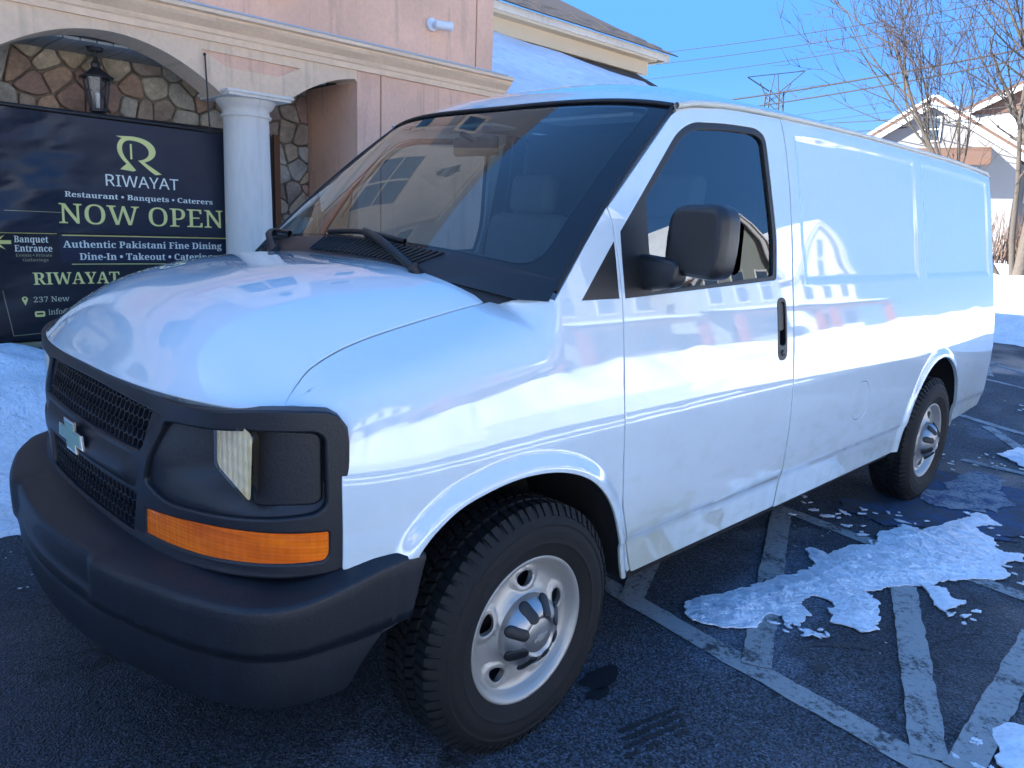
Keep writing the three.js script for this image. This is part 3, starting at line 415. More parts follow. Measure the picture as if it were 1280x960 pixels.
// --- wheels
function makeWheel() {
  const w = new THREE.Group(); w.name = 'wheel';
  const T = [[0.205, -0.010], [0.222, 0.002], [0.238, 0.010], [0.262, 0.0195], [0.268, 0.0225], [0.274, 0.0215], [0.30, 0.0225], [0.318, 0.018], [0.322, 0.020], [0.335, 0.012], [0.352, 0.000], [0.362, -0.010], [0.366, -0.022], [0.3675, -0.06], [0.368, -0.095], [0.3675, -0.13], [0.366, -0.168], [0.362, -0.180], [0.335, -0.202], [0.29, -0.213], [0.24, -0.200], [0.205, -0.18]];
  const c = new THREE.CatmullRomCurve3(T.map(p => V(p[0], p[1], 0)), false, 'centripetal').getPoints(90).map(p => [p.x, p.y]);
  const tyre = [lathe(c, 96)]; tyre[0].rotateX(Math.PI / 2);
  // tread blocks
  const rr = rng(5); const pos = [];
  const block = (a0, a1, z0, z1, sk, r0, r1, zi) => { const pt = (a, z, r) => { const aa = a + sk * (z + 0.095); return [r * Math.cos(aa), r * Math.sin(aa), z]; }; const q = (a, b, c2, d) => pos.push(...a, ...b, ...c2, ...a, ...c2, ...d); const e = 0.006; const A = [pt(a0, z0, r0), pt(a1, z0, r0), pt(a1, z1, r0), pt(a0, z1, r0)], B = [pt(a0 + e, z0 + 0.002, r1), pt(a1 - e, z0 + 0.002, r1), pt(a1 - e, z1 - 0.002, r1), pt(a0 + e, z1 - 0.002, r1)]; q(B[0], B[1], B[2], B[3]); for (let k = 0; k < 4; k++) q(A[k], A[(k + 1) % 4], B[(k + 1) % 4], B[k]); };
  const N = 70, dA = 2 * Math.PI / N;
  for (let k = 0; k < N; k++) { const a = k * dA; const j = (rr() - 0.5) * 0.01;
    block(a + 0.014, a + dA * 0.86, -0.052, -0.012, 0.45, 0.362, 0.3765); block(a + dA * 0.5, a + dA * 1.34, -0.092, -0.058, -1.1, 0.365, 0.3785); block(a + 0.1 * dA + j, a + dA * 0.92, -0.132, -0.098, 1.1, 0.365, 0.3785); block(a + dA * 0.4, a + dA * 1.24, -0.178, -0.138, -0.45, 0.362, 0.3765);
    // shoulder lugs wrapping to the sidewall
    for (const [z0, z1, R0, R1] of [[-0.012, 0.006, 0.3765, 0.346], [-0.178, -0.196, 0.3765, 0.346]]) { const p = (aa, z, r) => { const t = aa + 0.45 * (-0.012 + 0.095); return [r * Math.cos(t), r * Math.sin(t), z]; }; const a0 = a + 0.014, a1 = a + dA * (k % 2 ? 0.86 : 0.7), out = z1 > z0 ? 0.004 : -0.004; const q = (A, B, C, D) => pos.push(...A, ...B, ...C, ...A, ...C, ...D); const X = [p(a0, z0, R0), p(a1, z0, R0), p(a1, z1 + out, R1), p(a0, z1 + out, R1)], Y = [p(a0, z0, R0 - 0.014), p(a1, z0, R0 - 0.014), p(a1, z1 - out, R1 - 0.004), p(a0, z1 - out, R1 - 0.004)]; q(...X); for (let m = 0; m < 4; m++) q(X[m], X[(m + 1) % 4], Y[(m + 1) % 4], Y[m]); }
  }
  const bg = new THREE.BufferGeometry(); bg.setAttribute('position', new THREE.Float32BufferAttribute(pos, 3)); bg.computeVertexNormals(); tyre.push(bg);
  obj('tyre', tyre, M.rubber, w);
  // rim: lip, barrel, dished disc with hand holes
  const lip = lathe([[0.199, -0.16], [0.196, -0.05], [0.2, -0.022], [0.206, -0.010], [0.214, -0.004], [0.2225, 0.0], [0.2245, 0.003], [0.2225, 0.006], [0.217, 0.0055], [0.209, 0.001], [0.200, -0.012], [0.195, -0.024], [0.19, -0.028]], 72); lip.rotateX(Math.PI / 2);
  const dz = table([[0, -0.006], [0.095, -0.006], [0.105, -0.010], [0.12, -0.022], [0.14, -0.032], [0.165, -0.036], [0.18, -0.033], [0.192, -0.027]]);
  const circ = []; for (let i = 0; i < 72; i++) { const a = i / 72 * 2 * Math.PI; circ.push([0.1915 * Math.cos(a), 0.1915 * Math.sin(a)]); }
  const holes = []; for (let k = 0; k < 5; k++) { const a = (16 + 72 * k) * Math.PI / 180, h = []; for (let i = 0; i < 18; i++) { const b = i / 18 * 2 * Math.PI, e = Math.cos(b) * 0.024 * (1 + 0.12 * Math.sin(b)), t = Math.sin(b) * 0.036, r = 0.152 + e; h.push([r * Math.cos(a) - t * Math.sin(a), r * Math.sin(a) + t * Math.cos(a)]); } holes.push(h); }
  const dsurf = (x, y) => { const r = Math.hypot(x, y); let z = dz(r); for (let k = 0; k < 5; k++) { const a = (16 + 72 * k) * Math.PI / 180, dr = x * Math.cos(a) + y * Math.sin(a) - 0.152, dt = -x * Math.sin(a) + y * Math.cos(a); const d = Math.hypot(dr / 0.026, dt / 0.039); z += 0.009 * sm(1.6, 1.05, d); } return [x, y, z]; };
  const disc = panel(circ, holes, dsurf, { cell: 0.01, flange: 0.02, bev: 0.003 });
  const backd = lathe([[0.0, -0.13], [0.198, -0.13]], 32); backd.rotateX(Math.PI / 2);
  obj('rim', [lip, disc], M.steel, w);
  const brake = lathe([[0.0, -0.075], [0.15, -0.075], [0.15, -0.11], [0.198, -0.14]], 40); brake.rotateX(Math.PI / 2); obj('brake_disc', brake, std([0.02, 0.018, 0.017], 0.7), w);
  // hub cap with eight slots
  const capP = [[0.094, -0.014], [0.094, 0.0], [0.091, 0.012], [0.080, 0.030], [0.066, 0.043], [0.056, 0.047], [0.050, 0.046], [0.046, 0.040], [0.043, 0.040], [0.040, 0.044], [0.02, 0.047], [0, 0.0475]];
  const cap = lathe(capP.map(p => [p[0] * 1.15, p[1] * 1.08]), 64); cap.rotateX(Math.PI / 2); const capO = obj('hub_cap', cap, M.cap, w);
  void capO;
  const slots = []; for (let k = 0; k < 8; k++) { const a = (k * 45 + 24) * Math.PI / 180; const g = new THREE.CapsuleGeometry(0.0185, 0.038, 4, 12); g.scale(1, 1, 0.32); g.rotateX(-0.70); g.translate(0, 0.0868, 0.0340); g.rotateZ(a - Math.PI / 2); slots.push(g); }
  const bt = extr([[-0.024, -0.004], [-0.009, -0.004], [-0.009, -0.010], [0.011, -0.010], [0.010, -0.004], [0.024, -0.004], [0.022, 0.004], [0.009, 0.004], [0.009, 0.010], [-0.011, 0.010], [-0.010, 0.004], [-0.022, 0.004]], [], 0.002); bt.rotateZ(0.25); bt.scale(1.2, 1.2, 1); bt.translate(0, 0, 0.0510);
  obj('hub_slot', slots, M.plasticDark, w); obj('hub_badge', bt, M.steel, w);
  return w;
}
{
  const proto = makeWheel(); const put = (x, s, rot) => { const w = proto.clone(); w.position.set(x, 0.366, s * 0.982); w.rotation.set(0, s < 0 ? Math.PI : 0, rot); van.add(w); };
  put(0.016, 1, 0); put(3.437, 1, 0.9); put(-0.004, -1, 0.3); put(3.437, -1, 0.7);
  // arch liners, underbody, rear
  const liner = (P, z1) => { const g = sheet((s, t) => { const i = s * (P.length - 1), a = Math.floor(Math.min(i, P.length - 2)), k = i - a; const x = mix(P[a][0], P[a + 1][0], k), y = mix(P[a][1], P[a + 1][1], k); return [x, y + 0.008 + 0.02 * Math.min(1, t * 4), mix(sideZ(x, y) - 0.01, z1, t)]; }, 0, 1, 40, 0, 1, 6); return g; };
  const wall = P => { const s = new THREE.Shape(P.map(p => new THREE.Vector2(p[0], p[1] + 0.03))); const g = new THREE.ShapeGeometry(s); g.translate(0, 0, 0.60); return g; };
  const LF = [[-0.52, 0.36], ...archF, [0.475, 0.34]];
  const lm = std([0.016, 0.015, 0.015], 0.85, { bumpMap: rep(grainTex, 6), bumpScale: 0.003 });
  both('wheel_arch_liner', [liner(archF, 0.6), wall(LF)], lm); both('wheel_arch_liner', [liner(archR, 0.6), wall(archR)], lm);
  obj('underbody', [bx(-0.55, 4.5, 0.30, 0.42, -0.62, 0.62, 0.01), bx(0.55, 2.98, 0.33, 0.40, -0.93, 0.93, 0.02), bx(3.95, 4.55, 0.40, 0.5, -0.92, 0.92, 0.02), bx(-0.78, -0.5, 0.40, 0.62, -0.6, 0.6, 0.02), rod([0, 0.32, -0.8], [0, 0.32, 0.8], 0.05), rod([3.437, 0.36, -0.8], [3.437, 0.36, 0.8], 0.06)], M.void, van);
  obj('front_inner_panel', [bx(-0.70, -0.30, 0.60, 0.98, -0.62, 0.62, 0.02)], M.void, van);
  obj('rear_doors', panel([[-0.79, 0.5], [0.79, 0.5], [0.80, 1.1], [0.70, 1.94], [0.3, 2.03], [-0.3, 2.03], [-0.70, 1.94], [-0.80, 1.1]], [], (z, y) => [4.665 - 0.02 * sm(1.2, 2.0, y), y, z], { cell: 0.2, flange: 0.03, flip: true }), M.paintPlain, van);
  obj('rear_bumper', [bx(4.56, 4.78, 0.46, 0.62, -0.93, 0.93, 0.03)], M.plastic, van);
  const tl = panel(round([[XC + 0.62 * RC, 1.02], [XC + 1.3 * RC, 1.02], [XC + 1.3 * RC, 1.68], [XC + 0.62 * RC, 1.68]], 0.02), [], sideS, { off: 0.006, cell: 0.03, flange: 0.02, bev: 0.006 }); both('tail_light', tl, M.red);
  // cabin
  const ds = (q, t) => { const p = wsS(q, 0.02); const x = mix(p[0] + 0.04, 0.62, t); const y = p[1] - 0.03 - 0.03 * t - 0.22 * sm(0.85, 1, t); return [x, y, mix(p[2], q * 0.82, t) * 0.97]; };
  obj('dashboard', [sheet(ds, -1, 1, 40, 0, 1, 24), bx(0.60, 0.66, 0.75, 1.1, -0.8, 0.8, 0.02)], M.dash, van);
  const seat = z => [new RoundedBoxGeometry(0.5, 0.16, 0.52, 3, 0.06).translate(1.05, 0.86, z), new RoundedBoxGeometry(0.16, 0.70, 0.52, 3, 0.07).rotateZ(-0.16).translate(1.34, 1.22, z), new RoundedBoxGeometry(0.10, 0.2, 0.28, 3, 0.045).rotateZ(-0.12).translate(1.40, 1.66, z)];
  obj('seat', seat(0.42), M.cloth, van); obj('seat', seat(-0.42), M.cloth, van);
  const sw = new THREE.TorusGeometry(0.19, 0.015, 10, 40); sw.rotateY(Math.PI / 2); sw.rotateZ(0.5); sw.translate(0.74, 1.24, 0.42); obj('steering_wheel', [sw, rod([0.62, 1.17, 0.42], [0.74, 1.24, 0.42], 0.03, 0.05)], M.plasticDark, van);
  obj('partition', [bx(1.62, 1.64, 0.42, 1.55, -0.80, 0.80, 0.003), bx(1.62, 1.64, 1.55, 1.98, -0.70, 0.70, 0.003)], std([0.05, 0.05, 0.055], 0.7), van);
  obj('cabin_floor', [bx(0.0, 1.62, 0.42, 0.45, -0.86, 0.86, 0.003)], M.void, van);
  const hl = sheet((x, q) => { const p = roofY(x, q); return [x, p - 0.03, q * (roofEdgeZ(x) - 0.03)]; }, 0.84, 1.64, 8, -1, 1, 16); obj('headliner', hl, std([0.35, 0.35, 0.34], 0.9), van);
  const vis = [bx(0.83, 0.98, 1.915, 1.93, 0.14, 0.60, 0.006), bx(0.83, 0.98, 1.915, 1.93, -0.60, -0.14, 0.006)]; obj('sun_visor', vis[0], M.dash, van); obj('sun_visor', vis[1], M.dash, van);
  const p = wsS(0, 0.80); obj('rear_view_mirror', [new RoundedBoxGeometry(0.035, 0.075, 0.25, 3, 0.015).translate(p[0] + 0.09, p[1] - 0.04, -0.02), rod([p[0] + 0.012, p[1], -0.02], [p[0] + 0.09, p[1] - 0.02, -0.02], 0.01)], M.plasticDark, van);
}
van.position.set(0, 0.95 * Math.sin(0.021), 0.95 * (1 - Math.cos(0.021)));
// ---------------------------------------------------------------- ground
const gy = z => 0.021 * clamp(0.95 - z, 0, 2.25);
const G = {};
{
  const W = 2048, H = 1536, mx = 6.144, mz = 4.608; const r = rng(3); const grit = new Float32Array(W * H); for (let i = 0; i < W * H; i++) grit[i] = r();
  const map = dataTex(W, H, (u, v, i, j) => {
    const x = u * mx, z = v * mz; const big = fbm(u * 3, v * 3, 5, 3), mid = fbm(u * 12, v * 12, 4, 12), fine = fbm(u * 170, v * 130, 2, 0);
    const g = 0.35 * grit[j * W + i] + 0.65 * grit[((j >> 1) * 2) * W + ((i >> 1) * 2)];
    let k = 0.040 + 0.125 * (g - 0.45) + 0.016 * (mid - 0.5) + 0.012 * (fine - 0.5);
    if (g > 0.88) k += 0.13 * (g - 0.88) * 8 * (0.3 + mid);
    k *= 0.86 + 0.75 * sm(0.38, 0.64, big);
    const salt = sm(0.52, 0.74, mid) * sm(0.42, 0.62, big) * 0.075 * (0.4 + g); k += salt; const cr = Math.abs(fbm(u * 4 + 3, v * 4, 5, 4) - 0.5); if (cr < 0.0022) k *= 0.45;
    const s = Math.sqrt(Math.max(k, 0.006)); return [s * 0.90, s, s * 1.14];
  });
  // the map above stores the square root of the albedo, undone here by an sRGB-like colour space
  map.colorSpace = THREE.SRGBColorSpace; map.repeat.set(1 / mx, 1 / mz);
  const rough = dataTex(512, 512, (u, v) => { const b = fbm(u * 5, v * 5, 5, 5); const k = 0.48 + 0.42 * sm(0.36, 0.6, b); return [k, k, k]; }); rough.repeat.set(1 / 5.3, 1 / 5.3);
  const bump = dataTex(512, 512, (u, v) => { const a = fbm(u * 128, v * 128, 2, 128), b = fbm(u * 40, v * 40, 3, 40); const k = 0.65 * a + 0.35 * b; return [k, k, k]; }); bump.repeat.set(1 / 0.6, 1 / 0.6);
  G.asphalt = std([1, 1, 1], 0.9, { map, roughnessMap: rough, bumpMap: bump, bumpScale: 0.010 });
  G.paintBump = bump;
  const xs = [-400, -120, -40, -20, -12, -8]; for (let x = -6; x <= 16; x += 0.5) xs.push(x); xs.push(18, 24, 40, 120, 400);
  const zs = [-400, -120, -40, -20, -12]; for (let z = -8; z <= 8; z += 0.25) zs.push(z); zs.push(10, 14, 24, 40, 120, 400);
  const g = sheet((a, b) => { const x = xs[Math.round(a)], z = zs[Math.round(b)]; return [x, gy(z), z]; }, 0, xs.length - 1, xs.length - 1, 0, zs.length - 1, zs.length - 1);
  const p = g.attributes.position, uv = g.attributes.uv; for (let i = 0; i < p.count; i++) uv.setXY(i, p.getX(i), p.getZ(i));
  // PlaneGeometry-like winding: turn faces up
  const q = g.attributes.normal; for (let i = 0; i < p.count; i++) if (q.getY(i) < 0) q.setXYZ(i, -q.getX(i), -q.getY(i), -q.getZ(i));
  for (let i = 0; i < p.count; i += 3) for (const a of [p, uv, q]) { const n = a.itemSize; for (let k = 0; k < n; k++) { const t = a.array[(i + 1) * n + k]; a.array[(i + 1) * n + k] = a.array[(i + 2) * n + k]; a.array[(i + 2) * n + k] = t; } }
  struct('asphalt_lot', g, G.asphalt);
}
const onGround = (lift, h = () => 0) => (x, z) => [x, gy(z) + lift + h(x, z), z];
{
  const worn = (c, seed, thr, base = [0.04, 0.042, 0.046]) => { const r = rng(seed), n = 512, gr = new Float32Array(n * n); for (let i = 0; i < n * n; i++) gr[i] = r(); const t = dataTex(n, n, (u, v, i, j) => { const m = fbm(u * 12, v * 12, 4, 12), f = fbm(u * 96, v * 96, 2, 96); const k = sm(thr - 0.10, thr + 0.10, 0.45 * m + 0.35 * f + 0.2 * gr[j * n + i]); const w = 0.9 + 0.2 * (gr[i * n + j] - 0.5); return [0, 1, 2].map(q => Math.pow(mix(base[q], c[q] * w, k), 1 / 2.2)); }, true); t.repeat.set(1 / 1.3, 1 / 1.3); return std([1, 1, 1], 0.75, { map: t, bumpMap: G.paintBump, bumpScale: 0.003 }); };
  const white = worn([0.34, 0.36, 0.365], 21, 0.40), blue = worn([0.018, 0.075, 0.19], 22, 0.49), pale = worn([0.30, 0.33, 0.36], 23, 0.47, [0.02, 0.06, 0.15]);
  const wob = (P, a, seed) => { const out = []; for (let i = 0; i < P.length; i++) { const p = P[i], q = P[(i + 1) % P.length], l = Math.hypot(q[0] - p[0], q[1] - p[1]), n = Math.max(1, Math.round(l / 0.04)); for (let k = 0; k < n; k++) { const x = mix(p[0], q[0], k / n), z = mix(p[1], q[1], k / n); out.push([x + a * (fbm(x * 22 + seed, z * 22, 2) - 0.5), z + a * (fbm(x * 22 + 40 + seed, z * 22 + 9, 2) - 0.5)]); } } return out; };
  const flat = (name, P, m, lift, a = 0.016) => struct(name, panel(wob(P, a, lift * 1e4), [], onGround(lift), { cell: 0.25, flange: 0, flip: true }), m);
  const line = (p, q, w) => { const dx = q[0] - p[0], dz = q[1] - p[1], l = Math.hypot(dx, dz), nx = -dz / l * w / 2, nz = dx / l * w / 2; return [[p[0] + nx, p[1] + nz], [q[0] + nx, q[1] + nz], [q[0] - nx, q[1] - nz], [p[0] - nx, p[1] - nz]]; };
  flat('parking_line', line([1.06, 0.30], [0.74, 2.35], 0.105), white, 0.004);
  flat('parking_line', line([2.62, 0.20], [2.28, 2.30], 0.095), white, 0.004);
  flat('hatch_line', line([2.53, 0.56], [0.93, 1.26], 0.105), white, 0.008);
  flat('hatch_line', line([2.06, 1.375], [0.86, 1.86], 0.105), white, 0.008);
  flat('hatch_line', line([1.99, 1.90], [0.86, 1.945], 0.10), white, 0.012);
  flat('hatch_line', line([1.43, 0.46], [0.98, 0.66], 0.10), white, 0.008);
  // faint bay lines beyond the van
  for (const [p, q] of [[[4.62, 0.9], [4.5, 2.4]], [[5.96, 0.72], [4.95, 1.35]], [[6.35, 0.2], [5.75, 1.35]], [[8.85, -0.4], [8.2, 0.85]], [[10.7, -0.9], [9.3, 0.55]], [[8.9, 0.0], [12.0, -0.9]]]) flat('bay_line', line(p, q, 0.09), white, 0.004, 0.03);
  flat('blue_bay_paint', [[2.85, 0.72], [3.3, 0.70], [4.2, 0.80], [4.15, 1.45], [3.5, 1.62], [3.05, 1.55], [2.98, 1.25], [2.80, 1.05]], blue, 0.006, 0.16);
  flat('bay_symbol_paint', [[3.38, 0.99], [3.62, 0.95], [3.72, 1.08], [3.95, 1.0], [4.35, 1.05], [4.3, 1.26], [3.95, 1.30], [3.75, 1.42], [3.5, 1.36], [3.35, 1.2]], pale, 0.010, 0.10);
  // melting snow patches
  const snowTex = dataTex(512, 512, (u, v) => { const a = fbm(u * 10, v * 10, 4, 10), b = fbm(u * 80, v * 80, 3, 80); const gr = fbm(u * 60 + 3, v * 60, 2, 60); const k = 0.92 + 0.14 * (a - 0.3) + 0.10 * (b - 0.5) - 0.13 * sm(0.70, 0.84, gr) * sm(0.4, 0.6, a); return [k * 0.97, k * 0.985, k]; }, true); snowTex.repeat.set(1 / 1.4, 1 / 1.4);
  const snowBump = dataTex(512, 512, (u, v) => { const a = fbm(u * 24, v * 24, 4, 24), b = fbm(u * 100, v * 100, 2, 100); const k = 0.65 * a + 0.35 * b; return [k, k, k]; }); snowBump.repeat.set(1 / 0.8, 1 / 0.8);
  G.snow = phys([0.93, 0.95, 0.97], 0.55, { map: snowTex, bumpMap: snowBump, bumpScale: 0.022 });
  G.ice = phys([0.86, 0.90, 0.95], 0.30, { map: snowTex, bumpMap: snowBump, bumpScale: 0.012 });
  const wob2 = P => { const o = []; for (let i = 0; i < P.length; i++) { const p = P[i], q = P[(i + 1) % P.length], l = Math.hypot(q[0] - p[0], q[1] - p[1]), n = Math.max(1, Math.round(l / 0.014)); for (let k = 0; k < n; k++) { const x = mix(p[0], q[0], k / n), z = mix(p[1], q[1], k / n), a = 0.034 * (0.3 + fbm(x * 5, z * 5, 2)); o.push([x + a * (fbm(x * 60, z * 60, 2) - 0.5), z + a * (fbm(x * 60 + 31, z * 60 + 8, 2) - 0.5)]); } } return o; };
  const patch = (P, hole, th, label) => { const Pw = wob2(wob(P, 0.05, 7)), all = [Pw, ...hole.map(h => wob(h, 0.02, 3))]; const dist = (x, z) => { let d = 9; for (const Q of all) d = Math.min(d, distTo([...Q, Q[0]], x, z)); return d; };
    const g = panel(Pw, all.slice(1), onGround(0.006, (x, z) => th * (0.02 + 0.98 * sm(0, 0.13, dist(x, z))) * (0.6 + 0.8 * fbm(x * 9, z * 9, 3)) + 0.012 * (fbm(x * 34, z * 34, 3) - 0.35) * sm(0, 0.05, dist(x, z))), { cell: 0.022, flange: 0.006, bev: 0.0015, flip: true, uvf: (x, z) => [x, z] });
    const m = obj('snow_patch', g.translate(0, 0.0066, 0), G.ice); tag(m, label, 'snow', 'snow patches on the lot'); return m; };
  patch([[1.06, 0.87], [1.16, 0.82], [1.27, 0.85], [1.53, 0.93], [1.87, 1.02], [1.97, 1.01], [2.09, 0.9], [2.15, 0.91], [2.12, 1.01], [2.28, 1.01], [2.43, 1.1], [2.6, 1.07], [2.87, 1.11], [2.84, 1.21], [3.09, 1.26], [3.42, 1.33], [3.29, 1.46], [3.14, 1.37], [2.99, 1.49], [2.87, 1.56], [2.9, 1.66], [2.82, 1.67], [2.76, 1.62], [2.64, 1.63], [2.53, 1.69], [2.42, 1.63], [2.39, 1.56], [2.26, 1.49], [2.13, 1.45], [1.98, 1.34], [1.86, 1.3], [1.77, 1.37], [1.54, 1.46], [1.48, 1.42], [1.48, 1.36], [1.47, 1.3], [1.59, 1.25], [1.66, 1.19], [1.63, 1.15], [1.52, 1.15], [1.44, 1.22], [1.38, 1.23], [1.31, 1.2], [1.36, 1.15], [1.33, 1.09], [1.26, 1.1], [1.18, 1.11], [1.07, 1.02], [1.04, 0.95]], [], 0.010, 'large ragged patch of melting snow across the hatched lines beside the van');
  patch([[2.1, 1.44], [2.17, 1.52], [2.09, 1.56], [2.09, 1.62], [2.0, 1.61], [1.91, 1.58], [1.96, 1.53]], [], 0.012, 'small scrap of snow beside the large melting patch');
  patch([[0.93, 2.04], [1.02, 1.99], [1.10, 1.985], [1.16, 1.95], [1.24, 1.97], [1.26, 2.06], [1.15, 2.12], [0.98, 2.12]], [], 0.02, 'piece of melting snow at the bottom right corner of the lot');
  patch([[4.75, 1.25], [5.0, 1.05], [5.35, 1.1], [5.2, 1.35], [4.9, 1.5], [4.6, 1.48]], [], 0.015, 'thin snow patch on the lot behind the rear wheel');
  const bits = []; const rr = rng(41); for (const [cx, cz, n, s] of [[2.55, 0.78, 9, 0.22], [2.2, 0.66, 8, 0.2], [3.0, 0.95, 8, 0.2], [4.55, 1.05, 10, 0.35], [5.6, 0.6, 10, 0.7], [0.98, 1.93, 10, 0.14], [7.5, 0.2, 12, 1.2], [-0.75, -1.25, 40, 0.35], [1.5, 1.75, 8, 0.3]]) for (let i = 0; i < n; i++) { const x = cx + (rr() - 0.5) * 2 * s, z = cz + (rr() - 0.5) * 2 * s, g = new THREE.IcosahedronGeometry(0.003 + 0.010 * rr() * rr() * rr(), 0); g.scale(1 + rr() * 1.4, 0.4, 1 + rr()); g.rotateY(rr() * 6); g.translate(x, gy(z) + 0.004, z); bits.push(g); }
  for (const [cx, cz, n, s] of [[1.25, 1.22, 10, 0.12], [2.0, 1.55, 10, 0.16], [2.55, 1.75, 8, 0.15], [2.5, 0.98, 10, 0.2], [3.1, 1.1, 12, 0.25], [3.1, 1.6, 10, 0.2], [2.7, 0.72, 10, 0.2], [4.4, 1.0, 12, 0.35], [5.3, 0.8, 12, 0.6], [6.8, 0.4, 12, 0.8], [0.95, 1.98, 8, 0.1]]) for (let i = 0; i < n; i++) { const x = cx + (rr() - 0.5) * 2 * s, z = cz + (rr() - 0.5) * 2 * s, q = 0.006 + 0.026 * rr() * rr() * rr(), th = rr() * 3, st = 1 + 2.4 * rr(), P = []; for (let k = 0; k < 20; k++) { const a = k / 20 * 6.283, w = q * (0.15 + 1.7 * Math.pow(fbm(Math.cos(a) * 5 + x * 30, Math.sin(a) * 5 + z * 30, 3), 1.4)); const px = st * w * Math.cos(a), pz = w * Math.sin(a); P.push([x + px * Math.cos(th) - pz * Math.sin(th), z + px * Math.sin(th) + pz * Math.cos(th)]); } bits.push(panel(P, [], onGround(0.0145), { cell: 0.3, flange: 0.004, bev: 0.0015, flip: true })); }
  const bm = obj('ice_crumbs', bits, G.ice); bm.userData.kind = 'stuff'; tag(bm, 'scattered crumbs of ice and snow on the asphalt', 'ice');
  // wet tyre prints and drips
  const wet = std([0.017, 0.018, 0.021], 0.5); const tp = [];
  for (let i = 0; i < 4; i++) for (let k = 0; k < 9; k++) { const x = 0.19 + k * 0.028 + i * 0.028, z = 1.235 - i * 0.028 + k * 0.006; if (rr() < 0.12) continue; tp.push(panel(wob([[x, z], [x + 0.023, z + 0.004], [x + 0.020, z + 0.021], [x - 0.004, z + 0.017]], 0.008, k + 9 * i), [], onGround(0.004), { cell: 0.2, flange: 0, flip: true })); }
  for (let k = 0; k < 6; k++) { const x = 1.235 + k * 0.024, z = 1.335 + k * 0.027; tp.push(panel(wob([[x, z], [x + 0.03, z - 0.01], [x + 0.04, z + 0.008], [x + 0.012, z + 0.02]], 0.01, k), [], onGround(0.004), { cell: 0.2, flange: 0, flip: true })); }
  struct('wet_tyre_print', tp, wet).userData.kind = 'structure';
  const drips = []; for (const [x, z, s] of [[-0.68, 1.06, 0.05], [-0.60, 1.05, 0.035], [-0.86, 1.03, 0.022], [0.46, 0.93, 0.07], [0.38, 0.98, 0.04], [1.1, 1.42, 0.03]]) { const P = []; for (let i = 0; i < 18; i++) { const a = i / 18 * 6.283, q = s * (0.6 + 0.8 * fbm(Math.cos(a) * 2 + x * 9, Math.sin(a) * 2 + z, 2)); P.push([x + q * 1.3 * Math.cos(a), z + q * 0.7 * Math.sin(a)]); } drips.push(panel(P, [], onGround(0.004), { cell: 0.3, flange: 0, flip: true })); }
  struct('wet_stain', drips, wet);
  // snow banks: along the porch, at the far end of the lot, across the street
  const bank = (name, x0, x1, nx, z0, z1, nz, h) => { const g = sheet((x, z) => [x, h(x, z), z], x0, x1, nx, z0, z1, nz); return struct(name, g, G.snow); };
  bank('snow_bank', -7, 9, 200, -3.52, -1.2, 60, (x, z) => { const d = -1.52 - z + 0.35 * (fbm(x * 1.3, 3.1, 3) - 0.5) + 0.14 * (fbm(x * 6, z * 6, 3) - 0.5); if (d < 0) return gy(z) - 0.03; const hh = table2(d); return gy(z) - 0.02 + hh * (0.85 + 0.3 * fbm(x * 1.1 + 7, z * 1.4, 3)) + 0.16 * (fbm(x * 3.2, z * 3.2, 4) - 0.5) * sm(0, 0.4, d); });
  function table2(d) { return 0.30 * sm(0, 1.3, d) + 0.30 * sm(0.8, 2.0, d) + 0.03 * sm(0, 0.12, d); }
  bank('far_snow_bank', 11.2, 60, 160, -16, 9, 120, (x, z) => { const e = 12.3 + 0.9 * (fbm(z * 0.5, 2.2, 3) - 0.5) + 0.3 * (fbm(z * 2.5, 4, 2) - 0.5); const d = x - e; if (d < 0) return -0.05; return 0.86 * sm(0, 2.6, d) * (0.8 + 0.5 * fbm(x * 0.5, z * 0.5, 3)) + 0.30 * (fbm(x * 1.4, z * 1.4, 4) - 0.5) * sm(0, 1.0, d) + 0.22 * sm(2.5, 7, d); });
  bank('street_snow_bank', -30, 70, 260, 10.0, 19, 50, (x, z) => { const d = z - 10.8 - 0.8 * (fbm(x * 0.4, 1.7, 3) - 0.5); if (d < 0) return -0.05; return (1.25 * sm(0, 1.3, d) - 0.55 * sm(2.2, 5, d)) * (0.6 + 0.8 * fbm(x * 0.45, z * 0.5, 3)) + 0.5 * (fbm(x * 1.5, z * 1.5, 4) - 0.5) * sm(0, 0.6, d); });
  bank('snowy_yards', -60, 110, 60, 15, 70, 12, (x, z) => -0.1 + 1.5 * sm(15, 19.5, z) + 0.25 * fbm(x * 0.2, z * 0.2, 3));
  bank('snowy_street', -40, 60, 120, 7.9, 11.6, 20, (x, z) => 0.05 * sm(8.0, 8.7, z + 0.8 * (fbm(x * 0.6, 5, 3) - 0.5)) * (0.6 + 0.8 * fbm(x * 0.8, z * 2.5, 3)) - 0.012);
  for (const [z, w, hgt, x0, x1] of [[4.9, 0.12, 0.06, -8, 10], [6.0, 0.16, 0.07, -8, 10]]) bank('snow_windrow', x0, x1, 220, z - w * 2, z + w * 2, 8, (x, zz) => { const c = z + 0.25 * (fbm(x * 0.5, z, 3) - 0.5); const k = sm(w, 0, Math.abs(zz - c)); return -0.03 + (hgt + 0.03) * k * (0.6 + 0.8 * fbm(x * 2, zz * 3, 3)); });
}

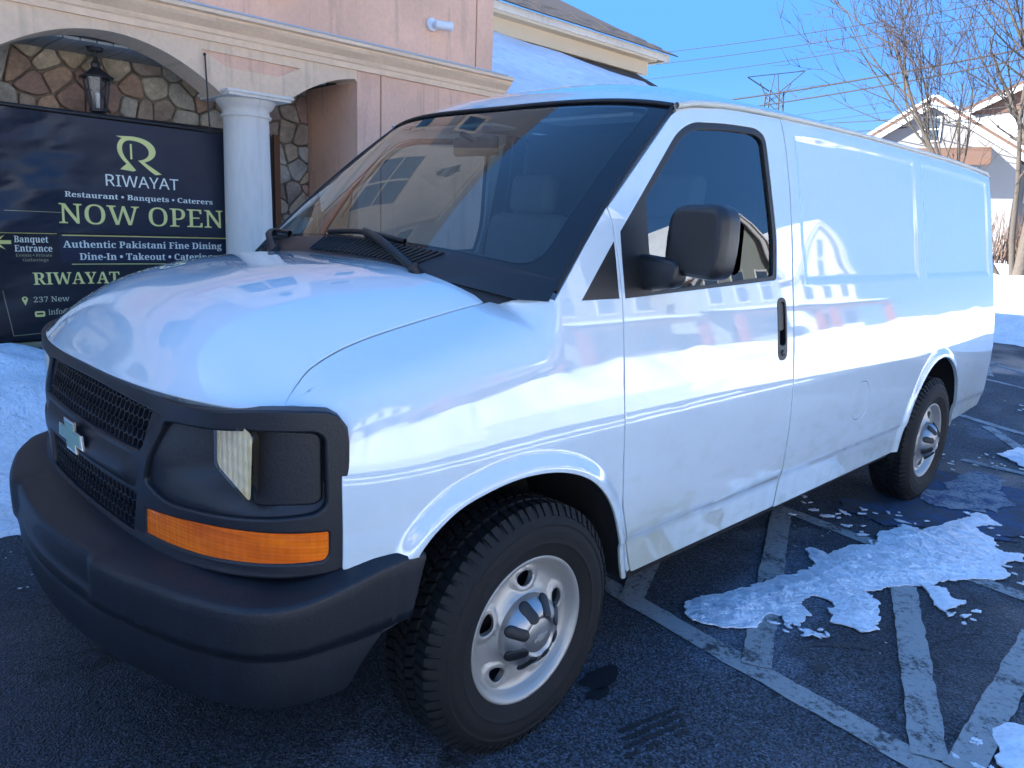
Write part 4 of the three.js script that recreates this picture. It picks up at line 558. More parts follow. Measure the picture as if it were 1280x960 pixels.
// ---------------------------------------------------------------- restaurant
const stuccoBump = dataTex(256, 256, (u, v) => { const k = 0.6 * fbm(u * 48, v * 48, 3, 48) + 0.4 * fbm(u * 8, v * 8, 3, 8); return [k, k, k]; }); stuccoBump.repeat.set(1.2, 1.2);
const stuccoMap = dataTex(512, 512, (u, v) => { const a = fbm(u * 5, v * 5, 5, 5), st = fbm(u * 30, v * 3, 3, 0), b = fbm(u * 90, v * 90, 2, 90); const k = 0.90 + 0.14 * (a - 0.5) + 0.05 * (b - 0.5) - 0.06 * sm(0.6, 0.8, st); return [k, k * 0.995, k * 0.985]; }, true); stuccoMap.repeat.set(0.5, 0.5);
const B = { pink: std([1.0, 0.59, 0.40], 0.85, { map: stuccoMap, bumpMap: stuccoBump, bumpScale: 0.003 }), cream: std([1.0, 0.70, 0.46], 0.8, { map: stuccoMap, bumpMap: stuccoBump, bumpScale: 0.0015 }), white: std([1.0, 0.88, 0.74], 0.6, { map: stuccoMap, bumpMap: stuccoBump, bumpScale: 0.0008 }), wood: std([0.22, 0.085, 0.03], 0.55), dark: std([0.02, 0.017, 0.016], 0.5), iron: std([0.03, 0.03, 0.034], 0.45), winGlass: phys([0.05, 0.07, 0.09], 0.03, { ior: 1.5, clearcoat: 1 }), lanternGlass: phys([0.8, 0.85, 0.9], 0.08, { transmission: 1, thickness: 0 }) };
const ZF = -3.5;
{
  const t = thing('restaurant', 'pink and cream stucco restaurant with an arched porch behind the van', 'building');
  const X0 = -11, XR = 4.03;
  // arcade with arched openings, inset panels above the columns
  const cols = [1.48, -0.58, -2.64, -4.70, -6.76, -8.82]; const arch = (cx, x) => 2.735 - 0.49 * (x - cx) ** 2;
  const P = [[2.42, 2.80], [2.42, 2.71]]; for (let x = 2.40; x > 1.73; x -= 0.05) P.push([x, arch(2.51, x)]); P.push([1.73, 2.475]);
  for (let i = 0; i < cols.length; i++) { const c = cols[i], cx = c - 1.03; P.push([c + 0.25, 2.475], [c - 0.25, 2.475]); for (let k = 0; k <= 24; k++) { const x = c - 0.25 - k / 24 * 1.56; P.push([x, arch(cx, x)]); } }
  P.push([X0, 2.47], [X0, 2.80]);
  const clean = P.filter((p, i) => i === 0 || Math.hypot(p[0] - P[i - 1][0], p[1] - P[i - 1][1]) > 1e-3);
  const inset = cols.map(c => [[c - 0.40, 2.735], [c - 0.21, 2.64], [c + 0.21, 2.635], [c + 0.40, 2.728]]);
  const g = boxUV(extr(clean, inset, 0.30, 0)); g.translate(0, 0, ZF - 0.30);
  const ar = obj('arcade_wall', g, B.cream, t);
  for (const q of inset) { const e = boxUV(extr(q, [], 0.02)); e.translate(0, 0, ZF - 0.035); obj('inset_panel', e, B.pink, ar); }
  // pier right of the arch and the upper wall, split by a control joint
  obj('pier', [bx(2.42, 2.657, -0.1, 2.80, ZF - 0.83, ZF, 0.006), bx(2.669, XR, -0.1, 2.80, ZF - 0.83, ZF, 0.006), bx(2.64, 2.69, 0, 2.80, ZF - 0.8, ZF - 0.015, 0)], B.pink, t);
  obj('upper_wall', [bx(X0, 3.80, 3.0, 4.3, ZF - 0.40, ZF - 0.05, 0.006), bx(3.812, XR, 3.0, 4.3, ZF - 0.40, ZF - 0.05, 0.006), bx(3.78, 3.83, 3.0, 4.28, ZF - 0.38, ZF - 0.066, 0), bx(XR - 0.35, XR - 0.001, 2.8, 6.5, -12, ZF - 0.41, 0.005), bx(X0, X0 + 0.3, 0, 6.5, -12, ZF - 0.41, 0.005), bx(X0 + 0.3, XR - 0.35, 0, 6.5, -12.3, -12, 0.005)], B.pink, t);
  obj('top_storey_wall', [bx(X0, XR, 4.304, 6.5, ZF - 0.40, ZF - 0.05, 0.006)], std([0.50, 0.40, 0.35], 0.85, { map: stuccoMap, bumpMap: stuccoBump, bumpScale: 0.003 }), t);
  obj('flat_roof', bx(X0 + 0.1, XR - 0.1, 6.3, 6.42, -12, ZF - 0.42, 0), B.dark, t);
  // cornice: stacked mouldings
  const prof = [[0, 2.80], [0.018, 2.80], [0.018, 2.845], [0.03, 2.855], [0.03, 2.885], [0.05, 2.90], [0.085, 2.925], [0.10, 2.945], [0.10, 2.96], [0.135, 2.968], [0.135, 2.992], [0.11, 3.004], [-0.06, 3.012], [-0.06, 2.80]];
  const cs = new THREE.Shape(prof.map(p => new THREE.Vector2(p[0], p[1]))); const cg = new THREE.ExtrudeGeometry(cs, { depth: XR - X0 + 0.13, bevelEnabled: false }); cg.rotateY(-Math.PI / 2); cg.scale(1, 1, 1); // x -> z, extruded along -x
  cg.translate(XR + 0.13, 0, 0); { const p = cg.attributes.position; for (let i = 0; i < p.count; i++) p.setZ(i, p.getZ(i) + ZF); cg.deleteAttribute('normal'); cg.computeVertexNormals(); }
  obj('cornice', cg, B.cream, t);
  obj('cornice_flashing', bx(X0, XR + 0.10, 3.012, 3.026, ZF - 0.05, ZF + 0.085, 0.003), std([0.42, 0.44, 0.48], 0.4, { metalness: 0.5 }), t);
  // columns
  for (const c of cols.slice(0, 3)) {
    const sh = []; for (let k = 0; k <= 12; k++) { const y = k / 12; sh.push([0.188 - 0.016 * y * y, 0.12 + y * 2.16]); }
    const full = [[0, 0.0], [0.235, 0.0], [0.235, 0.05], [0.225, 0.08], [0.20, 0.11], ...sh, [0.19, 2.285], [0.195, 2.30], [0.178, 2.312], [0.178, 2.345], [0.20, 2.362], [0.215, 2.385], [0.225, 2.41], [0.225, 2.415], [0, 2.415]];
    const col = obj('column', lathe(full, 56).translate(c, 0.02, ZF - 0.14), B.white, t);
    obj('capital', [bx(c - 0.255, c + 0.255, 2.433, 2.475, ZF - 0.395, ZF + 0.115, 0.006), bx(c - 0.27, c + 0.27, 2.455, 2.476, ZF - 0.41, ZF + 0.13, 0.004)], B.white, col);
  }
  // porch: floor, ceiling boards, back wall with a dark storefront frame
  obj('porch_floor', bx(X0, 2.42, -0.1, 0.06, ZF - 0.83, ZF + 0.1, 0.01), std([0.25, 0.25, 0.25], 0.9), t);
  const soffit = std([0.40, 0.42, 0.41], 0.7);
  for (let k = 0; k < 52; k++) { const x = -3.2 + k * 0.108; if (x > 2.3) break; obj('soffit_board', bx(x, x + 0.102, 2.70 + (k % 2) * 0.002, 2.72, ZF - 0.83, ZF - 0.302, 0.004), soffit, t); }
  obj('porch_ceiling', [bx(X0, 2.42, 2.722, 2.79, ZF - 0.83, ZF - 0.302, 0)], B.dark, t);
  const ZS = ZF - 0.83;
  const sw = obj('stone_wall', bx(X0, 2.42, 0, 2.79, ZS - 0.3, ZS - 0.012, 0), std([0.30, 0.25, 0.19], 0.95), t);
  // rubble stones
  const r = rng(1234), sites = []; const bounds = [-2.7, 2.42, 0.05, 2.72]; const cell = 0.168;
  for (let j = 5; j < 18; j++) for (let i = 6; i < 32; i++) sites.push([bounds[0] + (i + 0.5 + (j & 1) * 0.4 + (r() - 0.5) * 0.9) * cell, bounds[2] + (j + 0.5 + (r() - 0.5) * 0.9) * cell, r()]);
  const stoneMap = dataTex(256, 256, (u, v) => { const a = fbm(u * 6, v * 6, 5, 6), b = fbm(u * 50, v * 50, 2, 50); const k = 0.72 + 0.42 * (a - 0.4) + 0.16 * (b - 0.5); return [k, k * 0.985, k * 0.96]; }, true); stoneMap.repeat.set(1.7, 1.7);
  const pal = [[0.95, 0.78, 0.56], [0.84, 0.68, 0.50], [0.82, 0.56, 0.40], [0.98, 0.88, 0.70], [0.68, 0.55, 0.45], [0.64, 0.42, 0.34], [0.92, 0.72, 0.48], [0.82, 0.77, 0.66]].map(c => std(c, 0.85, { map: stoneMap, bumpMap: stuccoBump, bumpScale: 0.006 }));
  sites.forEach((s, si) => {
    let poly = [[s[0] - 0.5, s[1] - 0.5], [s[0] + 0.5, s[1] - 0.5], [s[0] + 0.5, s[1] + 0.5], [s[0] - 0.5, s[1] + 0.5]];
    const cut = (nx, ny, d) => { const o = []; for (let i = 0; i < poly.length; i++) { const a = poly[i], b = poly[(i + 1) % poly.length], da = a[0] * nx + a[1] * ny - d, db = b[0] * nx + b[1] * ny - d; if (da <= 0) o.push(a); if (da * db < 0) { const k = da / (da - db); o.push([mix(a[0], b[0], k), mix(a[1], b[1], k)]); } } poly = o; };
    sites.forEach((q, qi) => { if (qi === si) return; const dx = q[0] - s[0], dy = q[1] - s[1], l = Math.hypot(dx, dy); if (l > 0.8) return; const nx = dx / l, ny = dy / l; if (poly.length) cut(nx, ny, ((q[0] + s[0]) / 2) * nx + ((q[1] + s[1]) / 2) * ny - 0.0055); });
    cut(-1, 0, -bounds[0]); cut(1, 0, bounds[1] - 0.005); cut(0, -1, -bounds[2]); cut(0, 1, bounds[3]); if (poly.length < 3 || Math.abs(area(poly)) < 0.003) return;
    const cy = poly.reduce((a, p) => a + p[1], 0) / poly.length, cx = poly.reduce((a, p) => a + p[0], 0) / poly.length; if (cy < 1.1 || (cy < 2.1 && cx < 1.2)) return; // hidden behind the banners and the van
    poly = round(poly, 0.03, 2); const n = poly.length, pos = [], d = 0.018 + 0.02 * s[2], tx = (r() - 0.5) * 0.06, ty = (r() - 0.5) * 0.06; const inn = poly.map(p => [mix(p[0], cx, 0.09), mix(p[1], cy, 0.09)]);
    const z = p => ZS + d + tx * (p[0] - cx) + ty * (p[1] - cy); const q = (a, b, c) => pos.push(...a, ...b, ...c);
    for (let i = 0; i < n; i++) { const j = (i + 1) % n, a = [...poly[i], ZS - 0.02], b = [...poly[j], ZS - 0.02], a1 = [...poly[i], z(poly[i]) - 0.010], b1 = [...poly[j], z(poly[j]) - 0.010], a2 = [...inn[i], z(inn[i])], b2 = [...inn[j], z(inn[j])]; q(a, b, b1); q(a, b1, a1); q(a1, b1, b2); q(a1, b2, a2); q(a2, b2, [cx, cy, z([cx, cy]) + 0.006]); }
    const sg = new THREE.BufferGeometry(); sg.setAttribute('position', new THREE.Float32BufferAttribute(pos, 3)); sg.computeVertexNormals(); obj('stone', boxUV(toCreasedNormals(sg, 0.5)), pal[Math.floor(r() * pal.length)], sw);
  });
  // storefront behind the banners
  const sf = obj('storefront_frame', [bx(-6, 2.02, 2.20, 2.285, ZS - 0.01, ZS + 0.06, 0.004), bx(-6, 2.02, 0.55, 0.62, ZS - 0.01, ZS + 0.06, 0.004)], B.dark, t);
  obj('door_jamb', [bx(2.045, 2.105, 0.06, 2.285, ZS - 0.01, ZS + 0.065, 0.004)], B.wood, sf); obj('jamb_edge', bx(2.022, 2.043, 0.06, 2.27, ZS - 0.01, ZS + 0.05, 0.002), B.dark, sf);
  obj('storefront_glass', bx(-6, 2.02, 0.62, 2.20, ZS - 0.005, ZS + 0.022, 0), B.winGlass, sf);
  // upper storey: cream bay, windows, square openings
  const win = (x0, x1, y0, y1, z, nx, ny) => { const w = obj('window', [bx(x0 - 0.06, x1 + 0.06, y0 - 0.08, y0, z, z + 0.06, 0.005), bx(x0 - 0.06, x1 + 0.06, y1, y1 + 0.06, z, z + 0.05, 0.005), bx(x0 - 0.06, x0, y0, y1, z, z + 0.05, 0.004), bx(x1, x1 + 0.06, y0, y1, z, z + 0.05, 0.004), ...Array.from({ length: nx - 1 }, (_, k) => { const x = mix(x0, x1, (k + 1) / nx); return bx(x - 0.02, x + 0.02, y0, y1, z, z + 0.045, 0.003); }), ...Array.from({ length: ny - 1 }, (_, k) => { const y = mix(y0, y1, (k + 1) / ny); return bx(x0, x1, y - 0.015, y + 0.015, z, z + 0.04, 0.003); })], B.cream, t); obj('pane', bx(x0, x1, y0, y1, z + 0.004, z + 0.02, 0), B.winGlass, w); };
  const zu = ZF - 0.05;
  obj('cream_bay', [bx(0.05, 1.75, 3.38, 6.0, zu + 0.001, zu + 0.06, 0.006)], B.cream, t);
  obj('band_moulding', [bx(-0.05, 1.85, 3.28, 3.38, zu + 0.001, zu + 0.10, 0.01), bx(-0.05, 1.85, 6.0, 6.1, zu + 0.001, zu + 0.10, 0.01)], B.cream, t);
  win(0.62, 1.52, 3.50, 4.35, zu + 0.06, 2, 2); win(2.15, 2.42, 3.55, 3.85, zu, 1, 1); win(2.15, 2.45, 4.55, 4.9, zu, 1, 1); win(-0.42, -0.1, 5.1, 5.5, zu, 1, 1); win(-2.6, -1.2, 3.6, 4.8, zu, 2, 2); win(-5.6, -4.2, 3.6, 4.8, zu, 2, 2);
}
// ---------------------------------------------------------------- banners
function bannerTex(W, H, draw) { const c = document.createElement('canvas'); c.width = W; c.height = H; const g = c.getContext('2d'); g.fillStyle = '#20232f'; g.fillRect(0, 0, W, H); draw(g); const t = new THREE.CanvasTexture(c); t.colorSpace = THREE.SRGBColorSpace; t.magFilter = THREE.LinearFilter; t.anisotropy = 8; return t; }
{
  const GOLD = '#e6dc86', PALE = '#e9e7d2';
  const ZB = ZF - 0.25, xa = -0.62, xb = 1.46, S = 900; // pixels per metre
  const fit = (g, s, x0, x1, y, font, px, col, wt = '') => { g.fillStyle = col; g.textBaseline = 'alphabetic'; g.textAlign = 'left'; g.font = `${wt} ${px}px ${font}`; const w = g.measureText(s).width; g.save(); g.translate((x0 - xa) * S, y); g.scale((x1 - x0) * S / w, 1); g.fillText(s, 0, 0); g.restore(); };
  const yU = 2.20, hU = 0.815; const Y = y => (yU - y) * S;
  const up = bannerTex(Math.round((xb - xa) * S), Math.round(hU * S), g => {
    const X = x => (x - xa) * S; g.fillStyle = GOLD; // R monogram: two tapering strokes and a bar
    g.beginPath(); g.moveTo(X(0.535), Y(2.098)); g.lineTo(X(0.64), Y(2.105)); g.bezierCurveTo(X(0.83), Y(2.11), X(0.86), Y(1.965), X(0.725), Y(1.925)); g.lineTo(X(0.845), Y(1.845)); g.lineTo(X(0.80), Y(1.838)); g.bezierCurveTo(X(0.76), Y(1.86), X(0.72), Y(1.90), X(0.68), Y(1.935)); g.bezierCurveTo(X(0.80), Y(1.95), X(0.78), Y(2.075), X(0.64), Y(2.075)); g.bezierCurveTo(X(0.57), Y(2.08), X(0.555), Y(2.0), X(0.60), Y(1.94)); g.lineTo(X(0.665), Y(1.862)); g.lineTo(X(0.645), Y(1.852)); g.lineTo(X(0.555), Y(1.862)); g.lineTo(X(0.60), Y(1.905)); g.bezierCurveTo(X(0.52), Y(1.975), X(0.53), Y(2.05), X(0.575), Y(2.085)); g.closePath(); g.fill();
    g.fillRect(X(0.628), Y(2.05), 0.014 * S, 0.11 * S);
    fit(g, 'RIWAYAT', 0.44, 0.965, Y(1.735), 'sans-serif', 0.115 * S, PALE);
    fit(g, 'Restaurant • Banquets • Caterers', 0.172, 1.227, Y(1.640), 'serif', 0.052 * S, PALE, 'bold');
    g.shadowColor = 'rgba(60,55,10,0.9)'; g.shadowOffsetX = 3; g.shadowOffsetY = 3; fit(g, 'NOW OPEN', 0.125, 1.305, Y(1.455), 'serif', 0.195 * S, GOLD, ''); g.shadowColor = 'transparent'; fit(g, 'NOW OPEN', 0.128, 1.308, Y(1.455), 'serif', 0.195 * S, GOLD, ''); g.shadowColor = 'transparent';
    g.fillStyle = '#b9ad7a'; g.fillRect(X(-0.2), Y(1.53), 0.36 * S, 3);
  });
  const yL = 1.39, hL = 0.74; const Yl = y => (yL - y) * S;
  const lo = bannerTex(Math.round((xb - xa) * S), Math.round(hL * S), g => {
    const X = x => (x - xa) * S; g.fillStyle = '#191b24'; g.fillRect(0, 0, 4000, 2000); g.fillStyle = '#1d2236'; g.fillRect(X(0.13), 0, 4000, 0.2 * S);
    g.fillStyle = GOLD; g.fillRect(X(-0.62), 0, 0.74 * S, 5); g.fillRect(X(0.15), Yl(1.383), 1.4 * S, 8); g.fillRect(X(0.20), Yl(1.178), 1.2 * S, 5);
    g.beginPath(); g.moveTo(X(-0.30), Yl(1.325)); g.lineTo(X(-0.20), Yl(1.375)); g.lineTo(X(-0.235), Yl(1.338)); g.lineTo(X(-0.165), Yl(1.338)); g.lineTo(X(-0.165), Yl(1.312)); g.lineTo(X(-0.235), Yl(1.312)); g.lineTo(X(-0.20), Yl(1.275)); g.closePath(); g.fill();
    fit(g, 'Banquet', -0.15, 0.062, Yl(1.325), 'serif', 0.062 * S, PALE, 'bold'); fit(g, 'Entrance', -0.15, 0.085, Yl(1.262), 'serif', 0.062 * S, PALE, 'bold'); fit(g, 'Events • Private', -0.145, 0.08, Yl(1.228), 'serif', 0.026 * S, '#b8ae7c'); fit(g, 'Gatherings', -0.105, 0.055, Yl(1.196), 'serif', 0.026 * S, '#b8ae7c');
    fit(g, 'Authentic Pakistani Fine Dining', 0.152, 1.30, Yl(1.292), 'serif', 0.066 * S, PALE, 'bold'); fit(g, 'Dine-In • Takeout • Catering', 0.252, 1.22, Yl(1.205), 'serif', 0.066 * S, PALE, 'bold');
    fit(g, 'RIWAYAT', -0.055, 0.52, Yl(1.035), 'serif', 0.118 * S, GOLD, 'bold'); fit(g, '237 New', -0.065, 0.165, Yl(0.915), 'serif', 0.05 * S, '#d9d3ae'); fit(g, 'info@', 0.02, 0.16, Yl(0.825), 'serif', 0.05 * S, '#d9d3ae');
    g.beginPath(); g.arc(X(-0.115), Yl(0.938), 0.018 * S, Math.PI * 0.85, Math.PI * 2.15); g.lineTo(X(-0.115), Yl(0.893)); g.closePath(); g.fillStyle = GOLD; g.fill(); g.fillStyle = '#191b24'; g.beginPath(); g.arc(X(-0.115), Yl(0.94), 0.007 * S, 0, 7); g.fill();
    g.fillStyle = GOLD; g.beginPath(); g.roundRect(X(-0.065), Yl(0.852), 0.065 * S, 0.04 * S, 10); g.fill(); g.fillStyle = '#191b24'; g.fillRect(X(-0.052), Yl(0.84), 0.04 * S, 0.012 * S);
    g.strokeStyle = '#8f8a6a'; g.lineWidth = 5; g.beginPath(); g.moveTo(X(-0.24), Yl(1.0)); g.lineTo(X(-0.205), Yl(0.69)); g.lineTo(X(0.05), Yl(0.70)); g.stroke();
  });
  const wrinkle = (x, y, k) => 0.016 * Math.sin(x * 3.2 + y * 2.6) + 0.045 * k * Math.pow(Math.abs(Math.sin((y - x * 0.9) * 4.5 + 0.6)), 3) * sm(0.45, -0.1, x) + 0.030 * (fbm(x * 1.6 + k, y * 2.8 + x * 1.4, 3) - 0.5) + 0.06 * k * (fbm((x + y * 1.3) * 2.2, (y - x * 0.35) * 7, 3) - 0.5) * sm(0.7, -0.2, x);
  const cloth = (y1, h, dropR, k) => { const g = sheet((u, v) => { const x = mix(xa, xb, u), y = y1 - h * (1 - v) - dropR * u * v; return [x, y, ZB + wrinkle(x, y, k) * sm(0, 0.08, Math.min(u, 1 - u) + 0.03)]; }, 0, 1, 110, 0, 1, 60); return g; };
  const b1 = obj('banner', cloth(yU, hU, 0.03, 1), std([1, 1, 1], 0.36, { map: up })); tag(b1, 'wrinkled dark blue banner reading NOW OPEN in gold, hung between porch columns', 'banner');
  const b2 = obj('banner', cloth(yL - 0.008, hL, 0.0, 0.3).translate(0, 0, -0.03), std([1, 1, 1], 0.38, { map: lo })); tag(b2, 'black lower banner with Authentic Pakistani Fine Dining and address lines', 'banner');
  const rodm = obj('banner_rod', [rod([-0.9, 2.222, ZB - 0.02], [1.47, 2.192, ZB - 0.02], 0.016)], B.dark); tag(rodm, 'dark rod along the top edge of the NOW OPEN banner', 'rod');
  const bot = obj('banner_rail', [bx(-0.9, 1.47, 0.585, 0.628, ZB - 0.07, ZB - 0.015, 0.004)], std([0.42, 0.33, 0.2], 0.5)); tag(bot, 'tan rail under the black lower banner', 'rail');
  const rp = obj('banner_tie', [rod([1.10, 2.70, ZF + 0.014], [1.115, 2.17, ZF + 0.014], 0.006), new THREE.SphereGeometry(0.012, 8, 6).translate(1.10, 2.70, ZF + 0.01)], B.dark); tag(rp, 'thin dark tie hanging beside the column down to the banner top', 'tie');
}
// ---------------------------------------------------------------- lantern, camera
function lantern(x, y, z, s, label, hang, tagOnly) {
  const t = thing('porch_lantern', label, 'lantern', [x, y, z], 'black lanterns on the restaurant'); t.scale.setScalar(s);
  const hx = (pr, y0) => { const g = lathe(pr, 6); g.deleteAttribute('normal'); const n = g.toNonIndexed(); n.computeVertexNormals(); return n; };
  obj('lantern_roof', [hx([[0.0, 0.40], [0.012, 0.40], [0.02, 0.37], [0.035, 0.35], [0.03, 0.325], [0.05, 0.305], [0.085, 0.28], [0.115, 0.262], [0.118, 0.25], [0.09, 0.25]])], B.iron, t);
  const fr = []; for (let k = 0; k < 6; k++) { const a = k * Math.PI / 3, c = Math.cos(a), s2 = Math.sin(a); fr.push(rod([0.090 * s2, 0.25, 0.090 * c], [0.055 * s2, 0.03, 0.055 * c], 0.006, 0.006, 5)); }
  fr.push(hx([[0.0, 0.0], [0.03, 0.005], [0.06, 0.02], [0.062, 0.035], [0.05, 0.04]]), hx([[0, -0.07], [0.008, -0.06], [0.012, -0.045], [0.006, -0.035], [0.018, -0.015], [0.03, 0.005]]));
  obj('lantern_frame', fr, B.iron, t);
  obj('lantern_glass', hx([[0.086, 0.25], [0.052, 0.035]]), B.lanternGlass, t);
  obj('candle', [rod([0, 0.04, 0], [0, 0.15, 0], 0.016)], B.white, t);
  if (hang) obj('chain', [rod([0, 0.39, 0], [0, hang, 0], 0.007), rod([0, hang - 0.03, 0], [0, hang, 0], 0.05, 0.06, 12)], B.iron, t); else obj('wall_arm', [tube([[0, 0.39, 0], [0, 0.47, -0.06], [0, 0.40, -0.16], [0, 0.2, -0.2]], 0.012, 6), bx(-0.05, 0.05, 0.1, 0.35, -0.21, -0.19, 0.01)], B.iron, t);
  return t;
}
lantern(0.50, 2.24, ZF - 0.46, 1.0, 'black hanging lantern with glass panes under the porch arch', 0.465);
lantern(1.15, 4.75, ZF + 0.22, 1.25, 'large black lantern on the upper cream wall of the restaurant', 0);
{
  const t = thing('security_camera', 'white bullet security camera on the pink upper wall', 'camera', [3.25, 3.335, ZF - 0.05]); const w = std([0.75, 0.76, 0.78], 0.4);
  obj('mount', [lathe([[0, 0], [0.055, 0], [0.06, 0.012], [0.05, 0.03], [0.02, 0.036], [0, 0.036]], 24).rotateX(Math.PI / 2), rod([0, 0, 0.03], [0.03, -0.01, 0.08], 0.018)], w, t);
  const body = lathe([[0, -0.08], [0.03, -0.08], [0.038, -0.07], [0.038, 0.06], [0.042, 0.065], [0.042, 0.085], [0.032, 0.085], [0.03, 0.075], [0, 0.075]], 24); body.rotateZ(-Math.PI / 2); body.rotateY(-0.35); body.translate(0.06, -0.01, 0.10); obj('housing', body, w, t);
  const ln = new THREE.SphereGeometry(0.026, 16, 10); ln.translate(0.125, -0.01, 0.125); obj('camera_lens', ln, B.winGlass, t);
}
// ---------------------------------------------------------------- rear wing with eaves and a snow-covered lean-to roof
const shingle2 = std([0.055, 0.045, 0.042], 0.9), shingleMat = std([0.075, 0.058, 0.05], 0.9, { bumpMap: stuccoBump, bumpScale: 0.01 });
{
  const t = thing('rear_wing', 'cream building wing with overhanging eaves and a snow-covered lean-to roof', 'building');
  const Zw = -7.3;
  obj('wing_wall', [bx(3.0, 11.2, 0, 4.72, Zw - 4.0, Zw, 0.01)], B.cream, t);
  obj('frieze', [bx(3.0, 11.55, 4.60, 4.86, Zw, Zw + 0.10, 0.006), bx(3.0, 11.6, 4.84, 4.885, Zw, Zw + 0.28, 0.006)], std([0.74, 0.56, 0.36], 0.7), t);
  obj('fascia', [bx(3.0, 11.98, 4.885, 5.01, Zw + 0.25, Zw + 0.30, 0.006), bx(11.9, 11.98, 4.885, 5.01, Zw - 4.2, Zw + 0.25, 0.006)], B.white, t);
  const rf = obj('wing_roof', [sheet((x, s) => [x, 5.02 + s * 2.2, Zw + 0.34 - s * 4.4], 3.0, 12.02, 4, 0, 1, 2), sheet((x, s) => [x, 5.02 + s * 2.2, Zw - 8.46 + s * 4.4], 3.0, 12.02, 4, 0, 1, 2)], shingleMat, t);
  const courses = []; const rr = rng(8); for (let j = 0; j < 6; j++) for (let i = 0; i < 34; i++) { const x = 3.4 + i * 0.26 + (j & 1) * 0.13; if (x > 12.0) continue; const s = j * 0.045; const g = new THREE.BoxGeometry(0.245, 0.018, 0.24); g.rotateX(0.4636); g.translate(x, 5.045 + s * 2.2 + rr() * 0.006, Zw + 0.30 - s * 4.4); courses.push(g); }
  for (const g of courses) obj('shingle', g, rr() < 0.5 ? shingleMat : shingle2, rf);
  const lean = (u, v, h) => { const top = [mix(3.2, 11.3, u), 4.60, Zw + 0.02], bo = [mix(3.2, 13.0, u), 2.7, -4.3]; return [mix(top[0], bo[0], v), mix(top[1], bo[1], v) + h, mix(top[2], bo[2], v)]; };
  obj('lean_to_roof', sheet((u, v) => lean(u, v, 0), 0, 1, 8, 0, 1, 4), shingleMat, t);
  obj('lean_to_wall', [bx(3.2, 12.6, 0, 2.68, -6.8, -4.6, 0.01)], B.cream, t);
  obj('roof_snow', sheet((u, v) => { const edge = 0.90 + 0.06 * fbm(v * 9, 2, 3) - 0.0 * v + 0.05 * v; const uu = u * edge; const x = mix(3.2, 12, uu); const e = Math.min(sm(0, 0.05, 1 - u), sm(0, 0.04, v + 0.01)); return lean(uu, mix(0.02 + 0.16 * sm(0.55, 1, u), 1, v), -0.01 + 0.10 * Math.pow(e, 0.6) + 0.05 * (fbm(x * 1.2, v * 6, 4) - 0.5)); }, 0, 1, 120, 0, 1, 50), G.snow, t);
}
// ---------------------------------------------------------------- houses at the end of the lot and across the street
const brickMap = dataTex(256, 256, (u, v) => { const row = Math.floor(v * 16), fx = (u * 8 + (row & 1) * 0.5) % 1, fy = (v * 16) % 1; const mort = fx < 0.06 || fy < 0.12; const n = fbm(u * 8 + 0.5 * (row & 1), v * 16, 2, 8), m = fbm(u * 60, v * 60, 2, 60); const k = 0.75 + 0.5 * (n - 0.5) + 0.2 * (m - 0.5); return mort ? [0.55, 0.5, 0.46] : [0.60 * k, 0.30 * k, 0.22 * k]; }, true); brickMap.repeat.set(0.55, 0.85);
const H = { brick: std([0.9, 0.85, 0.8], 0.9, { map: brickMap }), siding: std([0.21, 0.21, 0.22], 0.7), sidingB: std([0.50, 0.55, 0.62], 0.7), trim: std([0.5, 0.5, 0.5], 0.6), brown: std([0.11, 0.06, 0.042], 0.85) };
